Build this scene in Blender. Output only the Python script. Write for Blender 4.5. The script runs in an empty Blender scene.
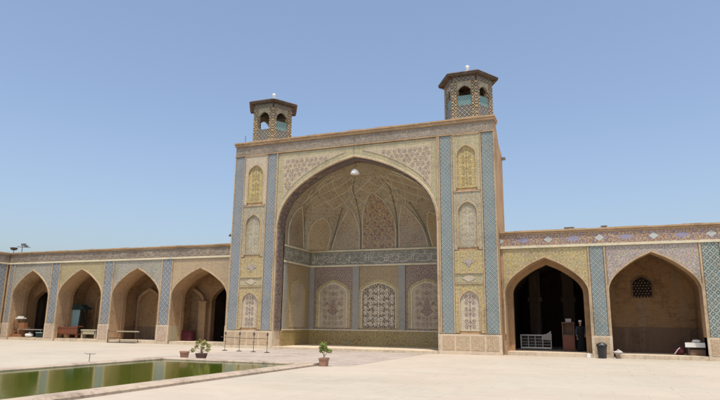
import bpy, bmesh, math, random
from mathutils import Vector, Matrix
R_ = math.radians
random.seed(7)
scene = bpy.context.scene
col = scene.collection

# ------------------------------------------------------------------ camera, sky, sun, exposure
cd = bpy.data.cameras.new('camera'); cam = bpy.data.objects.new('camera', cd); col.objects.link(cam)
Fv = Vector((-0.35694293, 0.91125767, 0.20542931)); Rv = Vector((0.93196706, 0.36234338, 0.01202786)); Uv = Vector((0.06347547, -0.19574661, 0.97859804))
m = Matrix((Rv, Uv, -Fv)).transposed().to_4x4(); m.translation = Vector((22.9337, -34.3576, 1.6))
cam.matrix_world = m
cd.sensor_width = 36; cd.lens = 592.578 / 720 * 36; cd.clip_end = 3000; cd.clip_start = .1
scene.camera = cam

SUN_EL, SUN_AZ = 73, 27        # degrees: height, and swing from -Y towards +X
sv = Vector((math.sin(R_(SUN_AZ)) * math.cos(R_(SUN_EL)), -math.cos(R_(SUN_AZ)) * math.cos(R_(SUN_EL)), math.sin(R_(SUN_EL))))
w = bpy.data.worlds.new('World'); scene.world = w; w.use_nodes = True
nt = w.node_tree; bg = nt.nodes['Background']; sk = nt.nodes.new('ShaderNodeTexSky')
sk.sky_type = 'NISHITA'; sk.sun_disc = False; sk.sun_elevation = R_(SUN_EL)
sk.sun_rotation = math.atan2(sv.x, sv.y); sk.altitude = 0; sk.air_density = 1.0; sk.dust_density = 3.6; sk.ozone_density = 1.0
nt.links.new(sk.outputs[0], bg.inputs[0]); bg.inputs[1].default_value = .122
sl = bpy.data.lights.new('sun', 'SUN'); sl.energy = 2.6; sl.angle = R_(.53); sl.color = (1, .95, .87)
so = bpy.data.objects.new('sun', sl); col.objects.link(so); so.rotation_euler = sv.to_track_quat('Z', 'Y').to_euler(); so.location = (30, -30, 60)
scene.view_settings.view_transform = 'Standard'; scene.view_settings.look = 'None'
scene.view_settings.exposure = 0.7; scene.view_settings.gamma = 1
scene.render.engine = 'CYCLES'; scene.cycles.max_bounces = 6; scene.cycles.diffuse_bounces = 4

# ------------------------------------------------------------------ material helper
class G:
    def __init__(s, name, rough=.8, spec=.3):
        s.m = bpy.data.materials.new(name); s.m.use_nodes = True; s.t = s.m.node_tree
        s.b = s.t.nodes['Principled BSDF']; s.b.inputs['Roughness'].default_value = rough
        s.b.inputs['Specular IOR Level'].default_value = spec
        s.uv = None
    def n(s, k, **kw):
        x = s.t.nodes.new(k)
        for a, b in kw.items(): setattr(x, a, b)
        return x
    def put(s, sock, v):
        if hasattr(v, 'is_output') or isinstance(v, bpy.types.NodeSocket): s.t.links.new(v, sock)
        elif isinstance(v, (tuple, list)):
            sock.default_value = (tuple(v) + (1,))[:4] if len(sock.default_value) == 4 else tuple(v)[:3]
        else: sock.default_value = v
    def ma(s, op, a, b=0., c=None):
        x = s.n('ShaderNodeMath', operation=op); s.put(x.inputs[0], a); s.put(x.inputs[1], b)
        if c is not None: s.put(x.inputs[2], c)
        return x.outputs[0]
    def UV(s):
        if s.uv is None:
            x = s.n('ShaderNodeUVMap'); x.uv_map = 'UVMap'; s.uv = x.outputs[0]
            sp = s.n('ShaderNodeSeparateXYZ'); s.put(sp.inputs[0], s.uv); s.u, s.v = sp.outputs[0], sp.outputs[1]
        return s.uv
    def vec(s, x, y, z=0.):
        c = s.n('ShaderNodeCombineXYZ'); s.put(c.inputs[0], x); s.put(c.inputs[1], y); s.put(c.inputs[2], z); return c.outputs[0]
    def mix(s, f, a, b, bt='MIX'):
        x = s.n('ShaderNodeMix', data_type='RGBA', blend_type=bt)
        s.put(x.inputs[0], f); s.put(x.inputs[6], a); s.put(x.inputs[7], b); return x.outputs[2]
    def noise(s, v, sc, det=3., ro=.55):
        x = s.n('ShaderNodeTexNoise'); s.put(x.inputs['Vector'], v); x.inputs['Scale'].default_value = sc
        x.inputs['Detail'].default_value = det; x.inputs['Roughness'].default_value = ro; return x
    def voro(s, v, sc, feat='F1', rnd=1.):
        x = s.n('ShaderNodeTexVoronoi', feature=feat); s.put(x.inputs['Vector'], v); x.inputs['Scale'].default_value = sc
        x.inputs['Randomness'].default_value = rnd; return x
    def ramp(s, f, stops, const=False):
        x = s.n('ShaderNodeValToRGB'); s.put(x.inputs[0], f); cr = x.color_ramp
        if const: cr.interpolation = 'CONSTANT'
        while len(cr.elements) < len(stops): cr.elements.new(.5)
        for e, (p, c) in zip(cr.elements, stops): e.position = p; e.color = (tuple(c) + (1,))[:4]
        return x.outputs[0]
    def lt(s, a, b): return s.ma('LESS_THAN', a, b)
    def gt(s, a, b): return s.ma('GREATER_THAN', a, b)
    def bump(s, h, st=.3, d=.02):
        x = s.n('ShaderNodeBump'); s.put(x.inputs['Height'], h); x.inputs['Strength'].default_value = st; x.inputs['Distance'].default_value = d
        s.put(s.b.inputs['Normal'], x.outputs[0])
    def done(s, c, age=.22):
        if age:
            p = s.n('ShaderNodeNewGeometry').outputs['Position']
            n1 = s.noise(p, .55, 5, .6).outputs[0]; n2 = s.noise(p, 5., 4, .7).outputs[0]
            k = s.ramp(s.ma('ADD', s.ma('MULTIPLY', n1, .55), s.ma('MULTIPLY', n2, .45)),
                       [(.3, (1 - age * 1.6, 1 - age * 1.7, 1 - age * 1.8)), (.5, (1, 1, 1)), (.72, (1 + age * .55, 1 + age * .5, 1 + age * .4))])
            c = s.mix(1., c, k, 'MULTIPLY')
            mp = s.n('ShaderNodeVectorMath', operation='MULTIPLY'); s.put(mp.inputs[0], p); mp.inputs[1].default_value = (2.6, 2.6, .22)
            n3 = s.noise(mp.outputs[0], 1., 4, .65).outputs[0]
            c = s.mix(s.ramp(n3, [(.52, (0, 0, 0)), (.78, (age * 1.6,) * 3)]), c, (.26, .2, .14))
        s.put(s.b.inputs['Base Color'], c); return s.m

def plain(name, c, rough=.6, metal=0., age=.12, spec=.3):
    g = G(name, rough, spec); g.b.inputs['Metallic'].default_value = metal
    r = g.n('ShaderNodeRGB'); r.outputs[0].default_value = tuple(c) + (1,)
    return g.done(r.outputs[0], age)

def brick(name, c1, c2, mortar, bw=.22, bh=.065, age=.3, rough=.9, vary=.5):
    g = G(name, rough, .15); g.UV()
    x = g.n('ShaderNodeTexBrick'); g.put(x.inputs['Vector'], g.uv)
    x.inputs['Color1'].default_value = c1 + (1,); x.inputs['Color2'].default_value = c2 + (1,); x.inputs['Mortar'].default_value = mortar + (1,)
    x.inputs['Scale'].default_value = 1.; x.inputs['Brick Width'].default_value = bw; x.inputs['Row Height'].default_value = bh
    x.inputs['Mortar Size'].default_value = .006; x.inputs['Bias'].default_value = 0.
    n = g.noise(g.uv, 9, 4, .7).outputs[0]
    c = g.mix(g.ma('MULTIPLY', n, vary), x.outputs[0], tuple(a * .72 for a in c1))
    st = g.noise(g.vec(g.ma('MULTIPLY', g.u, 2.2), g.ma('MULTIPLY', g.v, .25)), 1., 4, .6).outputs[0]
    c = g.mix(g.ramp(st, [(.5, (0, 0, 0)), (.75, (.3, .3, .3))]), c, (.2, .13, .08))
    g.bump(g.ma('ADD', n, x.outputs['Fac']), .5, .01)
    return g.done(c, age)

def desat(c, k=.25, v=.9):
    m = sum(c) / 3; w_ = (m * 1.1, m * .98, m * .78)
    return tuple((a * (1 - k) + b * k) * v * t_ for a, b, t_ in zip(c, w_, (.98, .93, .80)))

def floral(name, base, cols, line, sc=5., dens=.36, lw=.045, age=.2, rough=.42, petals=True, sc2=.55):
    """glazed seven-colour tile: spiralling stems, petalled blossoms of several colours, small leaves"""
    g = G(name, rough, .4); uv = g.UV()
    base, line = desat(base, .2, .82), desat(line); cols = [desat(tuple(max(.02, y + (y - .38) * .55) for y in x), -.15, .95) for x in cols]
    def cells(scale, rnd):
        v = g.voro(uv, scale, 'F1', rnd)
        sv_ = g.n('ShaderNodeVectorMath', operation='SUBTRACT'); g.put(sv_.inputs[0], uv); g.put(sv_.inputs[1], v.outputs['Position'])
        q = g.n('ShaderNodeSeparateXYZ'); g.put(q.inputs[0], sv_.outputs[0])
        th = g.ma('ARCTAN2', q.outputs[1], q.outputs[0])
        rc = g.n('ShaderNodeSeparateColor'); g.put(rc.inputs[0], v.outputs['Color'])
        return v.outputs['Distance'], th, rc
    k = len(cols)
    # spiral stems: one scroll to a cell, turning either way
    D, th, rc = cells(sc * .44, .22)
    turn = g.ma('SUBTRACT', g.ma('MULTIPLY', g.gt(rc.outputs[2], .5), 2.), 1.)
    ph = g.ma('MULTIPLY', g.ma('MULTIPLY', th, turn), 1 / 6.28318)
    spi = g.ma('FRACT', g.ma('ADD', g.ma('MULTIPLY', D, 2.7), ph))
    n = g.noise(uv, 1.1, 3).outputs[0]
    c = g.mix(g.ma('MULTIPLY', n, .5), base, tuple(x * .75 for x in base))
    c = g.mix(g.ma('MULTIPLY', g.lt(spi, .2 + lw * 2), .85), c, line)
    # leaves
    if petals:
        D3, th3, rc3 = cells(sc * 2.3, .9)
        c = g.mix(g.ma('MULTIPLY', g.lt(D3, .3), .7), c, g.ramp(rc3.outputs[1], [(0, cols[-1]), (.4, line), (.7, cols[0])], True))
    # blossoms
    D2, th2, rc2 = cells(sc * .88, .3)
    rad = g.ma('ADD', dens - .1, g.ma('MULTIPLY', g.ma('SINE', g.ma('MULTIPLY', th2, 6.)), .07))
    pc = g.ramp(rc2.outputs[0], [(i / k, q) for i, q in enumerate(cols)], True)
    c = g.mix(g.ma('MULTIPLY', g.lt(D2, rad), .85), c, tuple(x * .6 for x in base))
    c = g.mix(g.ma('MULTIPLY', g.lt(D2, g.ma('MULTIPLY', rad, .82)), .9), c, pc)
    c = g.mix(g.lt(D2, g.ma('MULTIPLY', rad, .32)), c, line)
    for ax in (g.u, g.v):
        c = g.mix(g.ma('MULTIPLY', g.lt(g.ma('FRACT', g.ma('DIVIDE', ax, .24)), .05), .35), c, (.18, .14, .1))
    # single replaced or faded tiles
    tv = g.n('ShaderNodeTexWhiteNoise', noise_dimensions='2D')
    g.put(tv.inputs['Vector'], g.vec(g.ma('FLOOR', g.ma('DIVIDE', g.u, .24)), g.ma('FLOOR', g.ma('DIVIDE', g.v, .24))))
    c = g.mix(g.ma('MULTIPLY', g.gt(tv.outputs[0], .82), .3), c, tuple(x * .55 + .12 for x in base))
    g.bump(g.noise(uv, 4., 2).outputs[0], .25, .01)
    return g.done(c, age)

def cool(c, k=.12, v=.95):
    m = sum(c) / 3
    return tuple((a * (1 - k) + m * k) * v for a in c)

def lattice(name, base, line, c1, c2, px=.3, py=.34, lw=.16, age=.16, dot=.3, base2=None):
    """woven strip: crossing diagonals with a blossom in every diamond"""
    g = G(name, .4, .4); g.UV(); base, line, c1, c2 = [cool(x, .3, .86) for x in (base, line, c1, c2)]
    a = g.ma('FRACT', g.ma('ADD', g.ma('DIVIDE', g.u, px), g.ma('DIVIDE', g.v, py)))
    b = g.ma('FRACT', g.ma('SUBTRACT', g.ma('DIVIDE', g.u, px), g.ma('DIVIDE', g.v, py)))
    da = g.ma('ABSOLUTE', g.ma('SUBTRACT', a, .5)); db = g.ma('ABSOLUTE', g.ma('SUBTRACT', b, .5))
    m = g.ma('MAXIMUM', da, db)
    n = g.noise(g.uv, 6, 2).outputs[0]
    ia = g.ma('FLOOR', g.ma('ADD', g.ma('DIVIDE', g.u, px), g.ma('DIVIDE', g.v, py)))
    alt = g.gt(g.ma('FRACT', g.ma('MULTIPLY', ia, .5)), .25)
    c = g.mix(n, base, base2 or tuple(x * .6 for x in base))
    c = g.mix(g.gt(m, .5 - lw * .5), c, line)
    c = g.mix(g.lt(m, dot * .5), c, g.mix(alt, c1, c2))
    c = g.mix(g.lt(m, dot * .2), c, line)
    tv = g.n('ShaderNodeTexWhiteNoise', noise_dimensions='2D')
    g.put(tv.inputs['Vector'], g.vec(g.ma('FLOOR', g.ma('DIVIDE', g.u, .2)), g.ma('FLOOR', g.ma('DIVIDE', g.v, .2))))
    c = g.mix(g.ma('MULTIPLY', g.gt(tv.outputs[0], .8), .35), c, tuple(x * .4 + .16 for x in base))
    c = g.mix(g.ramp(g.noise(g.uv, 1.6, 5, .7).outputs[0], [(.5, (0, 0, 0)), (.75, (.5, .5, .5))]), c, (.33, .29, .22))
    g.bump(g.noise(g.uv, 6., 2).outputs[0], .25, .01)
    return g.done(c, age)

def script(name, bg_, fg, c2, h=.7, age=.2):
    """quiet scrolling ground under an inscription"""
    return floral(name, bg_, [c2, fg, tuple(x * .7 for x in bg_)], c2, 7.5, .3, .04, age)

def cartouche(name, base, cols, dia, line, period=2.15, zc=.0, ph=0., age=.2):
    """floral frieze with pale lozenges at a regular spacing"""
    m = floral(name, base, cols, line, 6.5, .42, .05, 0)
    g = G.__new__(G); g.m = m; g.t = m.node_tree; g.b = g.t.nodes['Principled BSDF']; g.uv = None; g.UV()
    src = g.b.inputs['Base Color'].links[0].from_socket
    du = g.ma('ABSOLUTE', g.ma('SUBTRACT', g.ma('FRACT', g.ma('ADD', g.ma('DIVIDE', g.u, period), ph)), .5))
    dvv = g.ma('ABSOLUTE', g.ma('SUBTRACT', g.v, zc))
    q = g.ma('ADD', g.ma('MULTIPLY', du, period / .27), g.ma('DIVIDE', dvv, .2))
    c = g.mix(g.lt(q, 1.12), src, (.2, .12, .14)); c = g.mix(g.lt(q, .95), c, dia); c = g.mix(g.lt(q, .25), c, (.42, .42, .4))
    du2 = g.ma('ABSOLUTE', g.ma('SUBTRACT', g.ma('FRACT', g.ma('ADD', g.ma('DIVIDE', g.u, period), ph + .5)), .5))
    q2 = g.ma('ADD', g.ma('MULTIPLY', du2, period / .5), g.ma('DIVIDE', dvv, .22))
    c = g.mix(g.ma('MULTIPLY', g.lt(q2, .8), .7), c, cols[1])
    return g.done(c, age)

# ------------------------------------------------------------------ mesh helper
def ragged(mb, x0, x1, y0, y1, z0, z1, step=.85, j=.018, seed=1):
    rr = random.Random(seed); x = x0
    while x < x1 - 1e-3:
        nx = min(x1, x + step * rr.uniform(.7, 1.4)); nx = x1 if x1 - nx < .25 else nx
        mb.box(x, nx - .004, y0 + rr.uniform(-j, j), y1, z0, z1 + rr.uniform(-j, j)); x = nx
class MB:
    def __init__(s): s.v = []; s.f = []; s.mi = []; s.cur = 0
    def add(s, vs, fs):
        o = len(s.v); s.v += [tuple(x) for x in vs]; s.f += [tuple(i + o for i in f) for f in fs]; s.mi += [s.cur] * len(fs)
    def box(s, x0, x1, y0, y1, z0, z1):
        s.add([(x0, y0, z0), (x1, y0, z0), (x1, y1, z0), (x0, y1, z0), (x0, y0, z1), (x1, y0, z1), (x1, y1, z1), (x0, y1, z1)],
              [(0, 3, 2, 1), (4, 5, 6, 7), (0, 1, 5, 4), (1, 2, 6, 5), (2, 3, 7, 6), (3, 0, 4, 7)])
    def prism(s, poly, z0, z1, taper=1., c=(0, 0)):
        n = len(poly)
        s.add([(x, y, z0) for x, y in poly] + [(c[0] + (x - c[0]) * taper, c[1] + (y - c[1]) * taper, z1) for x, y in poly],
              [tuple(range(n))[::-1], tuple(range(n, 2 * n))] + [(i, (i + 1) % n, n + (i + 1) % n, n + i) for i in range(n)])
    def prof_xz(s, pts, y0, y1):
        """polygon in the XZ plane pushed from y0 to y1"""
        n = len(pts)
        s.add([(x, y0, z) for x, z in pts] + [(x, y1, z) for x, z in pts],
              [tuple(range(n)), tuple(range(n, 2 * n))[::-1]] + [(i, (i + 1) % n, n + (i + 1) % n, n + i) for i in range(n)])
    def tube(s, pts, r, n=8, r2=None):
        pts = [Vector(p) for p in pts]; rings = []
        for i, p in enumerate(pts):
            d = (pts[min(i + 1, len(pts) - 1)] - pts[max(i - 1, 0)]).normalized()
            a = d.cross(Vector((0, 0, 1)) if abs(d.z) < .9 else Vector((1, 0, 0))).normalized(); b = d.cross(a)
            rr = r if r2 is None else r + (r2 - r) * i / (len(pts) - 1)
            rings.append([p + (a * math.cos(t) + b * math.sin(t)) * rr for t in [2 * math.pi * k / n for k in range(n)]])
        vs = [q for g_ in rings for q in g_]; fs = []
        for i in range(len(pts) - 1):
            for k in range(n): fs.append((i * n + k, i * n + (k + 1) % n, (i + 1) * n + (k + 1) % n, (i + 1) * n + k))
        fs += [tuple(range(n)), tuple(range(len(vs) - n, len(vs)))]
        s.add(vs, fs)
    def lathe(s, prof, c=(0, 0, 0), n=16):
        vs = []; fs = []
        for r, z in prof:
            for k in range(n):
                t = 2 * math.pi * k / n; vs.append((c[0] + r * math.cos(t), c[1] + r * math.sin(t), c[2] + z))
        for i in range(len(prof) - 1):
            for k in range(n): fs.append((i * n + k, i * n + (k + 1) % n, (i + 1) * n + (k + 1) % n, (i + 1) * n + k))
        fs += [tuple(range(n))[::-1], tuple(range(len(vs) - n, len(vs)))]
        s.add(vs, fs)
    def build(s, name, mat, parent=None, smooth=False, bevel=0., uvf=None):
        me = bpy.data.meshes.new(name); me.from_pydata(s.v, [], s.f); me.update()
        bm = bmesh.new(); bm.from_mesh(me); bmesh.ops.recalc_face_normals(bm, faces=bm.faces[:])
        if bevel: bmesh.ops.bevel(bm, geom=bm.edges[:], offset=bevel, segments=2, affect='EDGES')
        bm.normal_update()
        ul = bm.loops.layers.uv.new('UVMap')
        for f in bm.faces:
            n = f.normal
            for l in f.loops:
                p = l.vert.co
                if uvf: l[ul].uv = uvf(p, n)
                elif abs(n.z) > .72: l[ul].uv = (p.x, p.y)
                else:
                    t = Vector((-n.y, n.x, 0)).normalized()
                    if abs(t.x) > abs(t.y): t = t if t.x > 0 else -t
                    else: t = t if t.y > 0 else -t
                    l[ul].uv = (p.x * t.x + p.y * t.y, p.z)
            f.smooth = smooth
        bm.to_mesh(me); bm.free()
        mats = mat if isinstance(mat, (list, tuple)) else [mat]
        for x in mats: me.materials.append(x)
        if len(mats) > 1 and len(me.polygons) == len(s.mi):
            for p, i in zip(me.polygons, s.mi): p.material_index = i
        o = bpy.data.objects.new(name, me); col.objects.link(o)
        if parent: o.parent = parent
        return o

def tag(o, label=None, cat=None, group=None, kind=None):
    for k, v in (('label', label), ('category', cat), ('group', group), ('kind', kind)):
        if v: o[k] = v
    return o
def thing(name, label, cat, loc=(0, 0, 0), rz=0., group=None):
    o = bpy.data.objects.new(name, None); col.objects.link(o); o.location = loc; o.rotation_euler = (0, 0, rz); o.empty_display_size = .2
    return tag(o, label, cat, group)
def copy_tree(o, parent=None):
    c = o.copy(); col.objects.link(c)
    if parent: c.parent = parent
    for ch in list(o.children): copy_tree(ch, c)
    return c

# pointed four-centred arch
_AP = [(1, 0), (.996, .09), (.985, .18), (.962, .28), (.925, .38), (.87, .475), (.8, .565), (.7, .66), (.572, .755), (.44, .835), (.3, .905), (.15, .962), (0, 1.005)]
def half_curve():
    out = []
    P = [Vector(p) for p in _AP]
    for i in range(len(P) - 1):
        p0 = P[max(i - 1, 0)]; p1 = P[i]; p2 = P[i + 1]; p3 = P[min(i + 2, len(P) - 1)]
        for k in range(2):
            t = k / 2
            out.append(.5 * ((2 * p1) + (-p0 + p2) * t + (2 * p0 - 5 * p1 + 4 * p2 - p3) * t * t + (-p0 + 3 * p1 - 3 * p2 + p3) * t ** 3))
    out.append(P[-1]); return [(p.x, p.y) for p in out]
HC = half_curve()
def apts(cx, a, sp, ri):
    L = [(cx - t * a, sp + h * ri) for t, h in HC]
    return L + [(2 * cx - x, z) for x, z in L[::-1][1:]]
def ah(t):
    """height fraction of the arch at |dx|/a = t"""
    t = min(abs(t), 1.)
    for (t0, h0), (t1, h1) in zip(HC, HC[1:]):
        if t0 >= t >= t1: return h0 + (h1 - h0) * ((t0 - t) / (t0 - t1) if t0 > t1 else 0)
    return 1.
def aw(h):
    """half-width fraction at height fraction h"""
    h = min(max(h, 0), 1.)
    for (t0, h0), (t1, h1) in zip(HC, HC[1:]):
        if h0 <= h <= h1: return t0 + (t1 - t0) * ((h - h0) / (h1 - h0) if h1 > h0 else 0)
    return 0.
def arch_wall(mb, x0, x1, z0, z1, y0, y1, opens):
    """slab y0..y1 pierced by pointed openings (cx, a, spring, rise) that reach down to z0"""
    x = x0
    for cx, a, sp, ri in sorted(opens):
        if cx - a > x + 1e-4: mb.box(x, cx - a, y0, y1, z0, z1)
        L = apts(cx, a, sp, ri)
        for (xa, za), (xb, zb) in zip(L, L[1:]):
            if xb - xa < 1e-5: continue
            mb.add([(xa, y0, za), (xb, y0, zb), (xb, y0, z1), (xa, y0, z1), (xa, y1, za), (xb, y1, zb), (xb, y1, z1), (xa, y1, z1)],
                   [(0, 1, 2, 3), (5, 4, 7, 6), (0, 4, 5, 1), (3, 2, 6, 7)])
        x = cx + a
    if x1 > x + 1e-4: mb.box(x, x1, y0, y1, z0, z1)
def arch_poly(cx, a, zb, sp, ri):
    return [(cx - a, zb)] + apts(cx, a, sp, ri) + [(cx + a, zb)]
def arch_fill(mb, cx, a, zb, sp, ri, y0, y1):
    L = [(cx - a, zb)] + [p for p in apts(cx, a, sp, ri)] + [(cx + a, zb)]
    mb.prof_xz(L, y0, y1)
def arch_ring(mb, cx, a, zb, sp, ri, wd, y0, y1):
    I = arch_poly(cx, a, zb, sp, ri); O = arch_poly(cx, a + wd, zb, sp, ri + wd * 1.05)
    n = len(I)
    vs = [(x, y0, z) for x, z in I] + [(x, y0, z) for x, z in O] + [(x, y1, z) for x, z in I] + [(x, y1, z) for x, z in O]
    fs = []
    for i in range(n - 1):
        fs += [(i, i + 1, n + i + 1, n + i), (2 * n + i, 2 * n + i + 1, 3 * n + i + 1, 3 * n + i), (i, i + 1, 2 * n + i + 1, 2 * n + i), (n + i, n + i + 1, 3 * n + i + 1, 3 * n + i)]
    fs += [(0, n, 3 * n, 2 * n), (n - 1, 2 * n - 1, 4 * n - 1, 3 * n - 1)]
    mb.add(vs, fs)
def spiral(mb, cx, cz, r, turns, d, y, w=.02, ph=0., n=26):
    pts = []
    for i in range(n + 1):
        t = i / n; a = ph + d * t * turns * 2 * math.pi; rr = r * (1 - t * .88)
        pts.append((cx + rr * math.cos(a), cz + rr * math.sin(a)))
    flat_line(mb, pts, w, y)
    x, z = pts[-1]; q = r * .24
    mb.prof_xz([(x + q * (1 + .25 * math.cos(3 * b)) * math.cos(b), z + q * (1 + .25 * math.cos(3 * b)) * math.sin(b)) for b in [k * math.pi / 6 for k in range(12)]], y - .004, y + .001)
def flat_line(mb, pts, w, y):
    L = []; R = []
    for i in range(len(pts)):
        a = pts[max(i - 1, 0)]; b = pts[min(i + 1, len(pts) - 1)]; dx, dz = b[0] - a[0], b[1] - a[1]; l = math.hypot(dx, dz) or 1
        L.append((pts[i][0] - dz / l * w, y - .003, pts[i][1] + dx / l * w)); R.append((pts[i][0] + dz / l * w, y - .003, pts[i][1] - dx / l * w))
    n = len(pts); mb.add(L + R, [(i, i + 1, n + i + 1, n + i) for i in range(n - 1)])
def letters(mb, x0, x1, z0, z1, y, w, seed):
    """flowing script: tall uprights, bowls, loops and dots along a base line"""
    rr = random.Random(seed); h = z1 - z0; x = x0 + .1; base = z0 + h * .3
    while x < x1 - h * .55:
        k = rr.random()
        if k < .42:
            t = rr.uniform(-.04, .08) * h
            flat_line(mb, [(x, base - .02), (x + t * .5, base + h * .3), (x + t, base + h * rr.uniform(.5, .62))], w * 1.1, y); x += h * rr.uniform(.13, .22)
        elif k < .78:
            q = h * rr.uniform(.16, .26)
            flat_line(mb, [(x + q + q * math.cos(a), base + q * .6 * math.sin(a)) for a in [math.pi + i * math.pi / 9 for i in range(11)]], w * 1.3, y)
            if rr.random() < .6:
                d = w * 1.8; mb.prof_xz([(x + q - d, base + q * .5), (x + q, base + q * .5 + d), (x + q + d, base + q * .5), (x + q, base + q * .5 - d)], y - .004, y)
            x += q * 2.05
        else:
            q = h * rr.uniform(.09, .13); cz = base + h * rr.uniform(.0, .25)
            flat_line(mb, [(x + q + q * math.cos(a), cz + q * math.sin(a)) for a in [i * math.pi / 6 for i in range(13)]], w, y)
            flat_line(mb, [(x, base - .01), (x + q * 2.6, base - .02 * h)], w * 1.2, y); x += q * 2.7
        if rr.random() < .25:
            flat_line(mb, [(x - h * .5, base + h * .48), (x - h * .2, base + h * .42), (x + h * .12, base + h * .55)], w, y)
def vines(mb, cx, a, z0, z1, top, y, w, step):
    """mirrored scrolling vine that fills an arched panel"""
    flat_line(mb, [(cx, z0 + .05), (cx, top - .12)], w * 1.2, y)
    z = z0 + step * .6; row = 0
    while z < top - step * .4:
        lim = a * (1 if z < z1 else aw((z - z1) / max(top - z1, .01)))
        x = step * .52; col_ = 0
        while x + step * .42 < lim:
            for sd in (-1, 1):
                spiral(mb, cx + sd * x, z + (.12 * step if col_ % 2 else 0), step * .43, 1.35, sd * (1 if (row + col_) % 2 else -1), y, w, ph=(math.pi if sd > 0 else 0))
            x += step * .93; col_ += 1
        z += step * .95; row += 1
def P(fn, *a, **k):
    """one-call part: MB shape function then build arguments"""
    mb = MB(); fn(mb); return mb.build(*a, **k)
def frame(mb, x0, x1, z0, z1, wd, y0, y1):
    mb.box(x0, x0 + wd, y0, y1, z0, z1); mb.box(x1 - wd, x1, y0, y1, z0, z1)
    mb.box(x0 + wd, x1 - wd, y0 + .002, y1, z0, z0 + wd); mb.box(x0 + wd, x1 - wd, y0 + .002, y1, z1 - wd, z1)

# ------------------------------------------------------------------ materials
M = {}
M['brick'] = brick('tan_brick', (.50, .33, .19), (.43, .28, .16), (.46, .34, .22))
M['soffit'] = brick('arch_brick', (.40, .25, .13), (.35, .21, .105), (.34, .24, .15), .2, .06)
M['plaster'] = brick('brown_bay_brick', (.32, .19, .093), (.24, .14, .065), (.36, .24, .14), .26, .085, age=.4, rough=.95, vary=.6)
M['dim'] = plain('dark_brown_plaster', (.16, .10, .06), .95, age=.3)  # dark brown for bay dados, window frame, counter and small table
M['hall'] = plain('shade_dark_plaster', (.055, .037, .025), .95, age=.3)  # near-black colour: the shade of the deep hall and passages is painted in
M['trim'] = brick('trim_brick', (.53, .40, .25), (.47, .35, .22), (.42, .33, .22), .2, .07, vary=.35)
M['cope'] = brick('coping_brick', (.50, .35, .20), (.43, .29, .17), (.42, .3, .2), .2, .05, vary=.5)
M['cream'] = plain('cream_moulding', (.60, .54, .38), .7, age=.2)
M['roofclay'] = plain('roof_clay', (.42, .3, .19), .95, age=.3)
M['sp_portal'] = floral('portal_spandrel_tile', (.64, .58, .46), [(.42, .30, .30), (.44, .34, .28), (.30, .31, .40), (.50, .40, .20)], (.44, .37, .32), 7.0, .34)
M['sp_border'] = floral('olive_border_tile', (.47, .44, .31), [(.52, .46, .26), (.36, .36, .24), (.5, .46, .34)], (.56, .52, .36), 6, .34)
M['yellow'] = floral('yellow_floral_tile', (.50, .41, .21), [(.42, .40, .30), (.60, .48, .20), (.36, .24, .22), (.34, .36, .22)], (.62, .54, .34), 6, .36)
M['gold'] = floral('gold_niche_tile', (.56, .43, .12), [(.34, .36, .26), (.62, .5, .2), (.3, .3, .34), (.6, .55, .4)], (.64, .58, .4), 6, .36)
M['white_arab'] = floral('white_arabesque_tile', (.68, .63, .53), [(.44, .32, .30), (.34, .26, .30), (.48, .38, .32), (.38, .35, .40)], (.48, .42, .36), 8, .32)
M['grey_niche'] = floral('grey_niche_tile', (.40, .38, .30), [(.52, .48, .4), (.28, .27, .3), (.5, .46, .38), (.4, .36, .2)], (.58, .55, .47), 7, .38)
M['lav'] = floral('lavender_tile', (.38, .35, .40), [(.52, .34, .38), (.26, .28, .42), (.56, .52, .5), (.46, .4, .2)], (.58, .55, .54), 7, .36)
M['blue_sp'] = floral('bluegrey_spandrel_tile', (.34, .36, .38), [(.50, .47, .40), (.22, .27, .38), (.48, .36, .32), (.4, .42, .3)], (.56, .54, .48), 7, .36)
M['olive_sp'] = floral('olive_spandrel_tile', (.44, .39, .24), [(.50, .45, .28), (.3, .32, .22), (.36, .30, .28), (.54, .44, .2)], (.55, .5, .34), 7, .36)
M['tan_sp'] = floral('tan_spandrel_tile', (.50, .39, .28), [(.52, .42, .3), (.42, .28, .22), (.36, .34, .32), (.54, .42, .22)], (.58, .48, .36), 7, .36)
M['maroon'] = floral('maroon_tile', (.27, .19, .17), [(.42, .24, .12), (.42, .36, .3), (.2, .2, .3)], (.5, .44, .38), 7, .34)
M['ochre'] = floral('ochre_tile', (.42, .31, .16), [(.5, .4, .24), (.34, .2, .14), (.3, .3, .3)], (.5, .43, .3), 7, .34)
M['dado'] = floral('golden_dado_tile', (.40, .30, .11), [(.46, .36, .16), (.32, .2, .1), (.36, .34, .18)], (.46, .38, .2), 4.5, .34)
M['vault'] = floral('vault_tile', (.43, .39, .33), [(.40, .32, .18), (.2, .17, .15), (.42, .38, .28), (.30, .2, .15)], (.40, .35, .24), 5, .34)
M['lunette'] = floral('lunette_tile', (.40, .34, .27), [(.48, .4, .3), (.24, .18, .2), (.42, .28, .18)], (.5, .44, .36), 6.5, .38)
M['lun_check'] = floral('checked_lunette_tile', (.33, .24, .18), [(.5, .4, .26), (.26, .18, .2), (.44, .3, .2)], (.46, .4, .3), 4.2, .42)
M['strip_l'] = lattice('grey_blue_lattice_tile', (.13, .215, .30), (.42, .41, .35), (.46, .4, .24), (.34, .38, .42), .24, .26, .2)
M['strip_r'] = lattice('teal_lattice_tile', (.09, .235, .28), (.40, .41, .35), (.50, .38, .16), (.42, .42, .4), .24, .26, .2)
M['strip_g'] = lattice('green_lattice_tile', (.10, .24, .21), (.44, .42, .35), (.5, .38, .2), (.46, .36, .38), .33, .36, .2)
M['strip_w'] = lattice('slate_lattice_tile', (.15, .22, .29), (.42, .41, .37), (.44, .4, .3), (.3, .34, .4), .4, .4, .2)
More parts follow.
